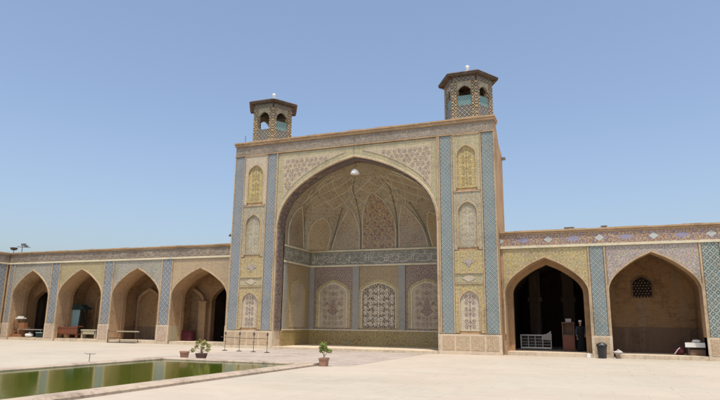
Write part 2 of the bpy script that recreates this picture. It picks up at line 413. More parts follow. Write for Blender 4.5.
M['jamb'] = floral('violet_jamb_tile', (.15, .12, .15), [(.36, .28, .24), (.3, .2, .2), (.24, .24, .32)], (.36, .31, .26), 4.5, .38)
M['pil'] = lattice('grey_pilaster_tile', (.26, .27, .24), (.42, .4, .32), (.34, .3, .2), (.3, .32, .34), .16, .2, .3)
M['kiosk'] = lattice('yellow_black_lattice_tile', (.015, .014, .014), (.62, .40, .10), (.60, .48, .24), (.55, .30, .08), .36, .4, .2, dot=.36, age=.1)
M['kiosk_w'] = lattice('black_white_lattice_tile', (.02, .02, .025), (.46, .40, .28), (.5, .38, .16), (.3, .32, .3), .28, .3, .2, dot=.3, age=.1)
M['teal'] = lattice('teal_screen_tile', (.05, .24, .25), (.25, .46, .42), (.1, .3, .3), (.05, .2, .2), .16, .18, .25, age=.1)
M['script'] = plain('cream_script_tile', (.50, .48, .40), .5, age=.2)
M['script_low'] = plain('worn_script_tile', (.42, .37, .30), .6, age=.35)
M['pale2'] = plain('worn_cream_glaze', (.50, .45, .35), .4, age=.2)
M['goldink'] = plain('olive_glaze', (.27, .21, .10), .4, age=.2)
M['ink'] = plain('brown_glaze', (.20, .14, .12), .4, age=.1)
M['pale'] = plain('cream_glaze', (.66, .61, .48), .4, age=.1)
M['fr_portal'] = script('portal_inscription_tile', (.30, .26, .22), (.46, .41, .32), (.37, .30, .26))
M['fr_left'] = script('arcade_inscription_tile', (.25, .21, .18), (.40, .35, .28), (.32, .22, .18))
M['fr_iwan'] = script('iwan_inscription_tile', (.25, .27, .27), (.5, .48, .40), (.34, .33, .28))
M['fr_right'] = cartouche('cartouche_frieze_tile', (.34, .22, .21), [(.46, .36, .34), (.25, .26, .40), (.52, .44, .30), (.46, .30, .16)], (.44, .46, .42), (.52, .46, .38), 2.72, 6.48, .5)
M['plinth'] = plain('plinth_stone', (.56, .46, .33), .8, age=.3)
M['plinth2'] = floral('carved_plinth_stone', (.66, .53, .40), [(.48, .34, .25), (.6, .5, .4)], (.40, .27, .2), 9, .4, petals=False, rough=.8)
M['pinkst'] = floral('pink_plinth_stone', (.66, .52, .46), [(.5, .36, .3), (.6, .48, .4)], (.48, .34, .28), 6, .4, petals=False, rough=.8)

def ground_mat():
    g = G('courtyard_stone', .85, .2); p = g.n('ShaderNodeNewGeometry').outputs['Position']
    x = g.n('ShaderNodeTexBrick'); g.put(x.inputs['Vector'], p)
    for k, c in (('Color1', (.39, .352, .28)), ('Color2', (.35, .315, .248)), ('Mortar', (.235, .205, .16))): x.inputs[k].default_value = c + (1,)
    x.inputs['Scale'].default_value = 1.; x.inputs['Brick Width'].default_value = 1.5; x.inputs['Row Height'].default_value = .9; x.inputs['Mortar Size'].default_value = .016; x.offset = .5
    n1 = g.noise(p, .25, 5, .6).outputs[0]; n2 = g.noise(p, 2.2, 6, .7).outputs[0]; n3 = g.noise(p, 30, 3, .7).outputs[0]
    c = g.mix(g.ramp(n1, [(.38, (0, 0, 0)), (.62, (1, 1, 1))]), x.outputs[0], (.405, .37, .30))
    c = g.mix(g.ramp(n2, [(.46, (0, 0, 0)), (.75, (.5, .5, .5))]), c, (.30, .25, .19))
    c = g.mix(g.ma('MULTIPLY', n3, .25), c, (.34, .29, .23))
    n4 = g.noise(p, .09, 4, .6).outputs[0]; c = g.mix(g.ramp(n4, [(.42, (0, 0, 0)), (.6, (.55, .55, .55))]), c, (.43, .35, .28))
    tv = g.n('ShaderNodeTexWhiteNoise', noise_dimensions='2D'); q = g.n('ShaderNodeSeparateXYZ'); g.put(q.inputs[0], p)
    g.put(tv.inputs['Vector'], g.vec(g.ma('FLOOR', g.ma('DIVIDE', q.outputs[0], 1.5)), g.ma('FLOOR', g.ma('DIVIDE', q.outputs[1], .9))))
    c = g.mix(g.ma('MULTIPLY', tv.outputs[0], .22), c, (.30, .27, .22))
    g.bump(g.ma('ADD', n3, n2), .2, .01); g.put(g.b.inputs['Base Color'], c); return g.m
M['ground'] = ground_mat()
M['pave'] = brick('pink_paving', (.40, .345, .295), (.34, .29, .25), (.28, .24, .2), .4, .4, rough=.85, age=.25)
M['kerb'] = plain('pool_kerb_stone', (.36, .29, .22), .8, age=.45)
M['wood'] = plain('reddish_wood', (.17, .055, .028), .5)
M['wood2'] = plain('orange_wood', (.25, .11, .05), .55, age=.3)
M['cabinet'] = plain('brown_cabinet_wood', (.11, .05, .025), .5)
M['creamp'] = plain('cream_paint', (.40, .35, .24), .6)
M['white'] = plain('white_paint', (.72, .70, .66), .5, age=.08)
M['whiteglass'] = plain('white_glass', (.85, .85, .82), .25, age=0)
M['metal'] = plain('grey_metal', (.20, .19, .18), .45, .6)
M['dark'] = plain('dark_iron', (.075, .06, .05), .55, .3)
M['galv'] = plain('galvanised_pipe', (.42, .42, .40), .4, .5)
M['terra'] = plain('terracotta', (.36, .20, .13), .85, age=.25)
M['bowl'] = plain('dark_clay', (.13, .075, .065), .8, age=.2)
M['soil'] = plain('soil', (.06, .04, .03), .95)
M['stem'] = plain('plant_stem', (.16, .12, .05), .8)
M['bin'] = plain('black_plastic', (.02, .02, .022), .4, spec=.5)
M['red'] = plain('maroon_cloth', (.075, .012, .018), .9)
M['green'] = plain('dark_green_cloth', (.012, .026, .024), .9)
M['bluecloth'] = plain('slate_blue_cloth', (.045, .06, .09), .9)
M['board'] = plain('pale_teal_board', (.20, .30, .30), .6)
M['bag'] = plain('pale_bundle_cloth', (.42, .38, .36), .9)
M['chador'] = plain('black_cloth', (.012, .012, .014), .95)
M['skin'] = plain('skin', (.42, .25, .17), .6)
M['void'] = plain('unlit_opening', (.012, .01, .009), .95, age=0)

def leafmat(name, c1, c2):
    g = G(name, .5, .3); oi = g.n('ShaderNodeNewGeometry').outputs['Random Per Island']
    g.put(g.b.inputs['Base Color'], g.mix(oi, c1, c2)); g.b.inputs['Subsurface Weight'].default_value = 0; return g.m
M['leaf'] = leafmat('green_leaf', (.10, .16, .03), (.26, .28, .06))
M['leaf2'] = leafmat('yellow_green_leaf', (.17, .20, .05), (.38, .34, .10))

# ------------------------------------------------------------------ ground, pool, water
PX0, PX1, PY0, PY1 = 5.7, 12.15, -58., -13.1
def gnd(mb):
    S = 400
    for a in ((-S, PX0, -S, S), (PX1, S, -S, S), (PX0, PX1, PY1, S), (PX0, PX1, -S, PY0)):
        mb.add([(a[0], a[2], 0), (a[1], a[2], 0), (a[1], a[3], 0), (a[0], a[3], 0)], [(0, 1, 2, 3)])
tag(P(gnd, 'courtyard_ground', M['ground']), kind='structure')
def basin(mb):
    mb.box(PX0 - .2, PX0 - .002, PY0, PY1, -1.2, -.004); mb.box(PX1 + .002, PX1 + .2, PY0, PY1, -1.2, -.004)
    mb.box(PX0, PX1, PY1 + .002, PY1 + .2, -1.2, -.004); mb.box(PX0, PX1, PY0 - .2, PY0 - .002, -1.2, -.004); mb.box(PX0, PX1, PY0, PY1, -1.3, -1.2)
tag(P(basin, 'pool_basin', M['kerb']), kind='structure')
def kerb(mb):
    def run(a, b, horiz):
        n = max(1, int((b - a) / 1.35)); s = (b - a) / n
        for i in range(n):
            yield a + i * s + .004, a + (i + 1) * s - .004
    prof = [(0, -.03), (0, .07), (.05, .105), (.52, .11), (.62, .06), (.62, .0)]
    def seg_y(x, sgn, a, b):
        pts = [(x + sgn * px, pz) for px, pz in prof]
        n = len(pts); mb.add([(p, a, z) for p, z in pts] + [(p, b, z) for p, z in pts], [tuple(range(n)), tuple(range(2 * n - 1, n - 1, -1))] + [(i, (i + 1) % n, n + (i + 1) % n, n + i) for i in range(n)])
    def seg_x(y, a, b):
        pts = [(y + py, pz) for py, pz in prof]
        n = len(pts); mb.add([(a, p, z) for p, z in pts] + [(b, p, z) for p, z in pts], [tuple(range(n)), tuple(range(2 * n - 1, n - 1, -1))] + [(i, (i + 1) % n, n + (i + 1) % n, n + i) for i in range(n)])
    for a, b in run(PY0, PY1, 0):
        seg_y(PX1, 1, a, b); seg_y(PX0, -1, a, b)
    for a, b in run(PX0 - .62, PX1 + .62, 1): seg_x(PY1, a, b)
tag(P(kerb, 'pool_kerb', M['kerb']), 'long low rounded stone kerb around the green courtyard pool', 'pool kerb')
def wat():
    g = G('pool_water', .085, .45); g.b.inputs['IOR'].default_value = 1.33
    p = g.n('ShaderNodeNewGeometry').outputs['Position']
    n = g.noise(p, .7, 3).outputs[0]; g.put(g.b.inputs['Base Color'], g.mix(n, (.038, .066, .004), (.07, .096, .009)))
    g.bump(g.noise(p, 4.5, 3).outputs[0], .10, .02); return g.m
tag(P(lambda mb: mb.add([(PX0 - .0, PY0, .035), (PX1, PY0, .035), (PX1, PY1, .035), (PX0, PY1, .035)], [(0, 1, 2, 3)]), 'pool_water', wat()), kind='structure')
tag(P(lambda mb: mb.add([(3.6, -12.4, .004), (13.9, -12.4, .004), (13.9, -.35, .004), (3.6, -.35, .004)], [(0, 1, 2, 3)]), 'pink_paving', M['pave']), kind='structure')

# ------------------------------------------------------------------ the great portal with its iwan
pt = thing('portal_iwan', 'tall tiled portal with a deep pointed iwan, centre of the courtyard front', 'iwan')
A, SP, RI, CX = 5.45, 7.6, 4.63, 9.
def portal_wall(mb):
    arch_wall(mb, 0, 18, 0, 13.72, .12, .85, [(CX, A, SP, RI)])
    for x0, x1 in ((0.003, 3.5), (14.5, 17.997)):           # side masses with a top that falls towards the back
        mb.add([(x0, .85, 0), (x1, .85, 0), (x1, 3.25, 0), (x0, 3.25, 0), (x0, .85, 13.7), (x1, .85, 13.7), (x1, 3.25, 12.35), (x0, 3.25, 12.35), (x0, 1.9, 12.75), (x1, 1.9, 12.75)],
               [(0, 1, 2, 3), (0, 1, 5, 4), (4, 5, 9, 8), (8, 9, 6, 7), (2, 3, 7, 6), (1, 2, 6, 9, 5), (0, 3, 7, 8, 4)])
    mb.box(3.0, 3.64, .86, 5.7, 0, 12.6); mb.box(14.36, 15., .86, 5.7, 0, 12.6); mb.box(3.6, 14.4, 5.06, 5.7, 0, 12.6)
    mb.box(3.1, 14.9, .86, 5.65, 12.602, 13.3)
P(portal_wall, 'wall', M['brick'], pt)
P(lambda mb: (mb.box(-.06, 18.05, -.05, 1.1, 13.76, 13.925), ragged(mb, -.1, 18.09, -.1, 1.14, 13.927, 14.03, .8, .022, 4)), 'coping', M['cope'], pt)
q_ = P(lambda mb: mb.box(.02, 17.98, .03, .118, 13.1, 13.72), 'frieze', M['fr_portal'], pt)
P(lambda mb: (letters(mb, .1, 17.9, 13.08, 13.62, .028, .012, 21), letters(mb, .15, 17.9, 13.3, 13.72, .0272, .009, 71)), 'inscription', M['script_low'], q_)
P(lambda mb: (mb.box(0, 18, .0, .118, 13.03, 13.098), mb.box(0, 18, .01, .118, 13.722, 13.757)), 'frieze_moulding', M['cope'], pt)
for x0, x1, mt in ((.08, .76, 'strip_l'), (2.66, 3.3, 'strip_l'), (14.7, 15.36, 'strip_r'), (17.24, 17.92, 'strip_r')):
    P(lambda mb: mb.box(x0, x1, .05, .118, 1.16, 13.0), 'lattice_strip', M[mt], pt)
def mould(mb):
    for x in (.003, .78, 2.56, 14.6, 15.38, 17.14, 17.93):
        mb.box(x, x + .065, .015, .119, 1.16, 13.02)
    for x in (3.34, 14.5): mb.box(x, x + .08, -.005, .119, 1.16, 13.02)
mould = None
for x in (.003, .78, 2.56, 14.6, 15.38, 17.14, 17.93): P(lambda mb: mb.box(x, x + .065, .015, .119, 1.16, 13.02), 'brick_moulding', M['trim'], pt)
for x in (3.34, 14.5): P(lambda mb: mb.box(x, x + .08, -.005, .119, 1.16, 13.02), 'brick_moulding', M['trim'], pt)
for (x0, x1) in ((.87, 2.54), (15.47, 17.12)):
    cx = (x0 + x1) / 2; a = (x1 - x0) / 2 - .2
    R2 = x0 > 9
    for z0, z1, sp, ap, zb, fm, nm in ((9.52, 12.98, 11.65, 12.35, 9.68, 'white_arab' if not R2 else 'sp_border', 'gold'),
                                       (5.95, 9.42, 8.15, 8.86, 6.1, 'grey_niche', 'grey_niche'),
                                       (1.2, 3.95, 2.95, 3.62, 1.3, 'yellow' if not R2 else 'yellow', 'white_arab')):
        q_ = P(lambda mb: arch_wall(mb, x0, x1, z0, z1, .035, .118, [(cx, a, sp, ap - sp)]), 'niche_surround', M[fm], pt)
        P(lambda mb: arch_ring(mb, cx, a - .075, zb, sp, ap - sp - .06, .072, .005, .117), 'niche_arch', M['trim'], q_)
        P(lambda mb: arch_fill(mb, cx, a - .08, zb, sp, ap - sp - .065, .09, .119), 'niche_panel', M[nm], q_)
        P(lambda mb: vines(mb, cx, a - .1, zb, sp, ap - .15, .088, .017, .36), 'painted_vine', M['ink'] if nm == 'white_arab' else M['goldink'] if nm == 'gold' else M['pale2'], q_)
        P(lambda mb: mb.box(x0 + .02, x1 - .02, .0, .118, z1 + .003, z1 + .06), 'ledge', M['trim'], pt)
    q_ = P(lambda mb: mb.box(x0, x1, .05, .118, 4.62, 5.9), 'yellow_panel', M['yellow'], pt)
    P(lambda mb: mb.prof_xz([(cx - .4, 5.25), (cx - .12, 5.37), (cx, 5.6), (cx + .12, 5.37), (cx + .4, 5.25), (cx + .12, 5.13), (cx, 4.9), (cx - .12, 5.13)], .03, .049), 'star_medallion', M['lav'], q_)
    q_ = P(lambda mb: mb.box(x0, x1, .05, .118, 4.03, 4.56), 'ornament_panel', M['sp_border'], pt)
    P(lambda mb: mb.prof_xz([(cx - .42, 4.3), (cx, 4.5), (cx + .42, 4.3), (cx, 4.08)], .03, .049), 'lozenge_medallion', M['white_arab'], q_)
    P(lambda mb: mb.box(x0 + .02, x1 - .02, .0, .118, 4.565, 4.615), 'ledge', M['trim'], pt)
# spandrels round the great arch
XL, XR = 3.44, 14.56
P(lambda mb: arch_wall(mb, XL, XR, 7.6, 12.99, .065, .118, [(CX, 5.52, 7.6, 4.72)]), 'spandrel_border', M['sp_border'], pt)
def spand(mb, s):
    L = [p for p in apts(CX, 5.52, 7.6, 4.72)]
    top = 12.66; xe = 3.85
    pts = [(x, z + .42) for x, z in L if x < CX and z + .42 < top and x > xe]
    poly = [(xe, top), (xe, pts[0][1] + .5 if pts else 9)] + pts
    x_last, z_last = pts[-1]
    poly.append((x_last + (top - z_last) * 2.4, top - .02)); poly.append((x_last + (top - z_last) * 2.4, top))
    poly = [(x if s < 0 else 18 - x, z) for x, z in poly]
    mb.prof_xz(poly, .045, .064)
for s in (-1, 1):
    q_ = P(lambda mb: spand(mb, s), 'spandrel_panel', M['sp_portal'], pt)
    def spv(mb):
        z = 8.3; row = 0
        while z < 12.6:
            x = 4.03 + (.17 if row % 2 else 0); k = 0
            while x < 8.6:
                if z - .2 > SP + RI * ah(abs(x + .16 - CX) / A) + .34 and z + .16 < 12.64:
                    xx = x if s < 0 else 18 - x
                    spiral(mb, xx, z, .165, 1.3, (1 if (row + k) % 2 else -1) * s, .044, .014, ph=row * 1.3 + k)
                x += .345; k += 1
            z += .31; row += 1
    P(spv, 'painted_vine', M['ink'], q_)
P(lambda mb: arch_ring(mb, CX, 5.44, 1.16, SP, RI + .0, .09, -.03, .119), 'arch_rope_moulding', M['trim'], pt)
P(lambda mb: arch_ring(mb, CX, 5.535, 7.6, SP, RI + .1, .05, .02, .119), 'arch_cream_edge', M['cream'], pt)
# inner face of the great arch: a broad violet tiled reveal
def reveal(mb):
    L = arch_poly(CX, 5.44, 1.16, SP, RI - .005); I = arch_poly(CX, 5.36, 1.16, SP, RI - .09)
    n = len(L)
    mb.add([(x, .16, z) for x, z in L] + [(x, .16, z) for x, z in I] + [(x, .95, z) for x, z in I],
           [f for i in range(n - 1) for f in ((i, i + 1, n + i + 1, n + i), (n + i, n + i + 1, 2 * n + i + 1, 2 * n + i))])
P(reveal, 'arch_reveal', M['jamb'], pt, uvf=lambda p, n: (p.y * 1. , p.z + abs(p.x - 9) * .3))
# plinth of the two towers
for x0, x1, xi in ((-.05, 3.5, 3.5), (14.5, 18.05, 14.44)):
    P(lambda mb: (mb.box(x0, x1, -.06, .117, .0, 1.12), mb.box(x0 - .02, x1 + .02, -.09, .117, .0, .16), mb.box(xi, xi + .06, -.06, .9, 0, 1.14)), 'plinth', M['plinth'], pt)
for xs in ((.08, .74), (.82, 1.62), (1.7, 2.5), (2.6, 3.3), (14.7, 15.4), (15.48, 16.26), (16.34, 17.1), (17.2, 17.9)):
    P(lambda mb: mb.box(xs[0], xs[1], -.075, -.059, .24, 1.03), 'carved_panel', M['plinth2'], pt)
# iwan interior: floor, dado, wall panels, inscription band, vault
IX0, IX1, IY = 3.66, 14.34, 5.04
P(lambda mb: (mb.box(3.56, 14.44, -.12, 5.05, .004, .15)), 'platform', M['plinth'], pt)
def dado(mb):
    mb.box(IX0 + .04, IX1 - .04, IY - .05, IY, .15, 1.16); mb.box(IX0, IX0 + .05, .95, IY, .15, 1.16); mb.box(IX1 - .05, IX1, .95, IY, .15, 1.16)
P(dado, 'dado', M['dado'], pt)
P(lambda mb: (mb.box(IX0 + .06, IX1 - .06, IY - .08, IY - .002, 1.162, 1.24), mb.box(IX0 + .002, IX0 + .08, .95, IY, 1.162, 1.238), mb.box(IX1 - .08, IX1 - .002, .95, IY, 1.162, 1.238)), 'dado_moulding', M['cream'], pt)
ZB, ZT = 1.24, 5.62
def backpanel(cx, a, hw, nm, sm):
    """one bay of the lower wall on the back: ground panel, arch ring, arabesque panel"""
    q_ = P(lambda mb: mb.box(cx - hw, cx + hw, IY - .03, IY, ZB, ZT), 'bay_spandrel', M[sm], pt)
    P(lambda mb: arch_ring(mb, cx, a, ZB + .12, 3.65, .85, .2, IY - .06, IY - .031), 'bay_arch', M['yellow'], q_)
    P(lambda mb: arch_ring(mb, cx, a - .08, ZB + .12, 3.65, .78, .07, IY - .075, IY - .031), 'bay_arch_edge', M['cream'], q_)
    P(lambda mb: arch_fill(mb, cx, a - .09, ZB + .12, 3.65, .77, IY - .05, IY - .031), 'bay_panel', M[nm], q_)
    P(lambda mb: vines(mb, cx, a - .12, ZB + .14, 3.65, 4.38, IY - .0525, .02 if nm == 'tree_panel' else .016, .40 if nm == 'tree_panel' else .44), 'painted_vine', M['pale'] if nm == 'tree_panel' else M['ink'], q_)
M['tree_panel'] = floral('high_contrast_arabesque_tile', (.10, .07, .05), [(.72, .68, .56), (.6, .54, .44), (.7, .66, .54), (.34, .14, .08)], (.74, .70, .58), 8, .3, .05)
M['vase_panel'] = floral('pale_vase_tile', (.58, .53, .43), [(.40, .30, .27), (.34, .28, .30), (.48, .38, .26)], (.42, .36, .30), 9, .32)
backpanel(5.55, 1.12, 1.5, 'vase_panel', 'maroon')
backpanel(9.0, 1.3, 1.45, 'tree_panel', 'ochre')
backpanel(12.45, 1.12, 1.5, 'vase_panel', 'maroon')
for cx in (5.55, 12.45):        # the painted vase with blossoms on the pale panels
    def vase(mb):
        mb.prof_xz([(cx - .12, 2.2), (cx + .12, 2.2), (cx + .3, 2.42), (cx + .5, 2.5), (cx + .28, 2.68), (cx + .12, 2.9), (cx + .2, 3.15), (cx, 3.4), (cx - .2, 3.15), (cx - .12, 2.9), (cx - .28, 2.68), (cx - .5, 2.5), (cx - .3, 2.42)], IY - .058, IY - .051)
        for dx, z, r in ((-.45, 3.05, .13), (.45, 3.05, .13), (0, 3.72, .15), (-.55, 2.05, .1), (.55, 2.05, .1)):
            mb.prof_xz([(cx + dx + r * math.cos(t), z + r * math.sin(t)) for t in [k * math.pi / 4 for k in range(8)]], IY - .058, IY - .051)
    P(vase, 'painted_vase', M['maroon'], pt)
for cx in (7.3, 10.7):
    P(lambda mb: mb.box(cx - .24, cx + .24, IY - .1, IY, ZB, ZT), 'pilaster_strip', M['pil'], pt)
for cx in (3.85, 14.15): P(lambda mb: mb.box(cx - .19, cx + .19, IY - .09, IY, ZB, ZT), 'pilaster_strip', M['pil'], pt)
for sx in (0, 1):               # side walls: one arched bay each, seen obliquely
    xw = IX0 if sx == 0 else IX1; d = 1 if sx == 0 else -1
    def sw(fn):
        mb = MB(); fn(mb)
        mb.v = [(xw + d * (v[1]), v[0], v[2]) for v in mb.v]; return mb
    sw(lambda mb: mb.box(.95, IY - .1, 0, .02, ZB, ZT)).build('bay_spandrel', M['ochre'], pt)
    sw(lambda mb: arch_ring(mb, 3.1, .95, ZB + .12, 3.65, .8, .2, .021, .05)).build('bay_arch', M['yellow'], pt)
    sw(lambda mb: arch_fill(mb, 3.1, .93, ZB + .12, 3.65, .78, .021, .04)).build('bay_panel', M['vase_panel'], pt)
    sw(lambda mb: mb.box(1.0, 1.4, .021, .07, ZB, ZT)).build('pilaster_strip', M['pil'], pt)
    q_ = sw(lambda mb: mb.box(.95, IY - .06, 0, .05, 5.78, 6.72)).build('inscription_band', M['fr_iwan'], pt)
    sw(lambda mb: (letters(mb, 1., IY - .1, 5.74, 6.6, .058, .022, 23 + sx), letters(mb, 1.05, IY - .1, 6.12, 6.74, .056, .013, 73 + sx))).build('inscription', M['script'], q_)
    sw(lambda mb: (mb.box(.95, IY - .09, 0, .1, 5.64, 5.775), mb.box(.95, IY - .09, 0, .1, 6.725, 6.85))).build('band_moulding', M['cream'], pt)
q_ = P(lambda mb: mb.box(IX0, IX1, IY - .05, IY, 5.78, 6.72), 'inscription_band', M['fr_iwan'], pt)
P(lambda mb: (letters(mb, IX0 + .05, IX1 - .05, 5.74, 6.6, IY - .052, .022, 22), letters(mb, IX0 + .1, IX1 - .05, 6.12, 6.74, IY - .0535, .013, 72)), 'inscription', M['script'], q_)
P(lambda mb: (mb.box(IX0, IX1, IY - .1, IY, 5.64, 5.775), mb.box(IX0, IX1, IY - .1, IY, 6.725, 6.85)), 'band_moulding', M['cream'], pt)
# vault: a faceted half dome whose plan is a rectangle that loses its corners as it rises
VZ0, VZ1 = 6.85, 12.13
def vault_sec(z):
    h = max(0, (z - 7.6) / (VZ1 - 7.6)); wv = 5.34 * aw(h) if h < .999 else 0.02
    wv = max(wv, .03)
    s = (z - VZ0) / (VZ1 - VZ0)
    g_ = (1 - max(0, (s - .2) / .8) ** 1.9) ** .85 if s > .2 else 1.
    d = .2 + (IY - .93 - .2) * max(g_, 0)
    c = .26 + .26 * max(0, s)
    y0 = .93; xc = min(1.38, wv * .42)
    return [(-wv, y0), (-wv, y0 + d * (1 - c) * .5), (-wv, y0 + d * (1 - c)), (-max(wv * (1 - 1.1 * c), xc + .01), y0 + d * .99), (-xc, y0 + d)]
def vault_row(z):
    L = vault_sec(z); return [(CX + x, y, z) for x, y in L] + [(CX - x, y, z) for x, y in L[::-1]]
NV = 40
vz = [VZ0 + (VZ1 - VZ0) * i / NV for i in range(NV + 1)]
def vault(mb):
    rows = [vault_row(z) for z in vz]; n = len(rows[0])
    mb.add([p for r in rows for p in r], [(i * n + k, i * n + k + 1, (i + 1) * n + k + 1, (i + 1) * n + k) for i in range(NV) for k in range(n - 1)])
    r0 = rows[0]
    for q, a_, b_ in ((IX0, r0[2], r0[3]), (IX1, r0[7], r0[6])):
        mb.add([(q, a_[1], VZ0), (q, IY, VZ0), (b_[0], IY, VZ0), b_, a_], [(0, 1, 2, 3, 4)])
P(vault, 'vault', M['vault'], pt)
def vp(k, f, z, off=.03):
    """point on facet k (fraction f across it) at height z, off metres inside the vault"""
    r = vault_row(z); a = Vector(r[k]); b = Vector(r[k + 1]); p = a.lerp(b, f)
    c = Vector((CX, 1.2, z)); return p + (c - p).normalized() * off
def vf(t, z, off=.03):
    t = min(max(t, .001), 8.999); k = int(t); return vp(k, t - k, z, off)
M['rib'] = plain('dark_green_rib_tile', (.15, .15, .10), .6, age=.2)
M['rib2'] = plain('pale_rib_tile', (.52, .47, .35), .6, age=.2)
for t_ in (2, 3, 4, 5, 6, 7):
    hi = VZ0 + (VZ1 - VZ0) * (.88 if t_ in (4, 5) else .6 if t_ in (3, 6) else .42)
    P(lambda mb: mb.tube([vf(t_ + .0001, VZ0 + (hi - VZ0) * i / 18, .02) for i in range(19)], .036, 6), 'rib', M['rib'], pt)
def lunette(t0, t1, zt, mat):
    """pointed sunk panel with a raised rim lying on the vault between perimeter positions t0..t1"""
    N, H = 12, 14
    mb = MB(); rows = []
    for j in range(H + 1):
        h = j / H; z = VZ0 + .04 + (zt - VZ0) * h
        hw = .5 * (1 if h < .3 else aw((h - .3) / .7) if h < 1 else 0)
        rows.append([vf(t0 + (t1 - t0) * (.5 + hw * (2 * i / N - 1)), z, .05) for i in range(N + 1)])
    mb.add([p for r in rows for p in r], [(j * (N + 1) + i, j * (N + 1) + i + 1, (j + 1) * (N + 1) + i + 1, (j + 1) * (N + 1) + i) for j in range(H) for i in range(N)])
    lo = mb.build('lunette', M[mat], pt)
    line = [r[0] for r in rows] + [r[-1] for r in rows[::-1]][1:]
    P(lambda m2: m2.tube(line, .045, 5), 'lunette_edge', M['rib2'], lo)
    line2 = [Vector(p) + Vector((0, 0, .0)) for p in line]
lunette(4.04, 4.96, 10.6, 'lun_check'); lunette(3.06, 3.94, 9.75, 'lunette'); lunette(5.06, 5.94, 9.75, 'lunette')
lunette(2.12, 2.88, 9.1, 'ochre'); lunette(6.12, 6.88, 9.1, 'ochre')
lunette(.3, 1.9, 9.6, 'lunette'); lunette(7.1, 8.7, 9.6, 'lunette')
# net of small ribs that crosses the upper vault
for i in range(0, 13):
    for sgn in (-1, 1):
        t0 = 1.0 + i * .583
        pts = [(t0 + sgn * 1.35 * j / 10, 9.75 + 1.75 * j / 10) for j in range(11)]
        pts = [p for p in pts if .9 < p[0] < 8.1]
        if len(pts) > 3:
            P(lambda mb: mb.tube([vf(t, z, .012) for t, z in pts], .028, 4), 'net_rib', M['rib2'], pt)
for z, r in ((9.95, .15), (10.65, .12), (11.2, .09)):
    for i in range(12):
        t = 1.29 + i * .583
        if t > 8: continue
        p = vf(t, z, .02); q = vf(t, z, .06); n = (q - p).normalized()
        a = n.cross(Vector((0, 0, 1))).normalized(); b = n.cross(a)
        def ros(mb):
            ring = lambda o_, rr: [o_ + (a * math.cos(u) + b * math.sin(u)) * rr for u in [j * math.pi / 4 for j in range(8)]]
            mb.add(ring(q, r) + ring(p, r * 1.25), [tuple(range(8))] + [(j, (j + 1) % 8, 8 + (j + 1) % 8, 8 + j) for j in range(8)])
        P(ros, 'rosette', M['grey_niche'], pt)
P(lambda mb: mb.box(8.99, 9.01, -.0, .02, 12.35, 13.75), 'cable', M['metal'], pt)

# hanging lamp, wall lamp, spout
L_ = thing('hanging_lamp', 'white dome lamp hanging just under the apex of the great arch', 'lamp', (8.9, .5, 11.25))
P(lambda mb: mb.lathe([(.0, .3), (.1, .29), (.22, .2), (.29, .05), (.3, -.02), (.27, -.05), (.05, -.06), (0, -.06)], n=20), 'lamp_shade', M['whiteglass'], L_, smooth=True)
P(lambda mb: mb.tube([(0, 0, .28), (.05, 0, .9)], .012, 6), 'cord', M['dark'], L_)
W_ = thing('wall_lamp', 'small dark lamp bracket on the left edge of the portal', 'wall lamp', (0, .5, 7.6))
P(lambda mb: mb.tube([(.0, 0, 0), (-.3, 0, .02)], .03, 6), 'bracket', M['dark'], W_)
P(lambda mb: mb.lathe([(.05, .1), (.14, -.02), (.14, -.08), (.02, -.1)], (-.36, 0, -.02), 10), 'lamp_head', M['dark'], W_)
S_ = thing('roof_spout', 'small rain spout sticking out high on the portal side', 'spout', (17.99, 2.9, 12.0))
P(lambda mb: mb.box(-.1, .26, -.09, .09, -.03, .0), 'spout_floor', M['metal'], S_)
P(lambda mb: (mb.box(-.1, .26, -.1, -.08, -.03, .13), mb.box(-.1, .26, .08, .1, -.03, .13)), 'spout_side', M['metal'], S_)

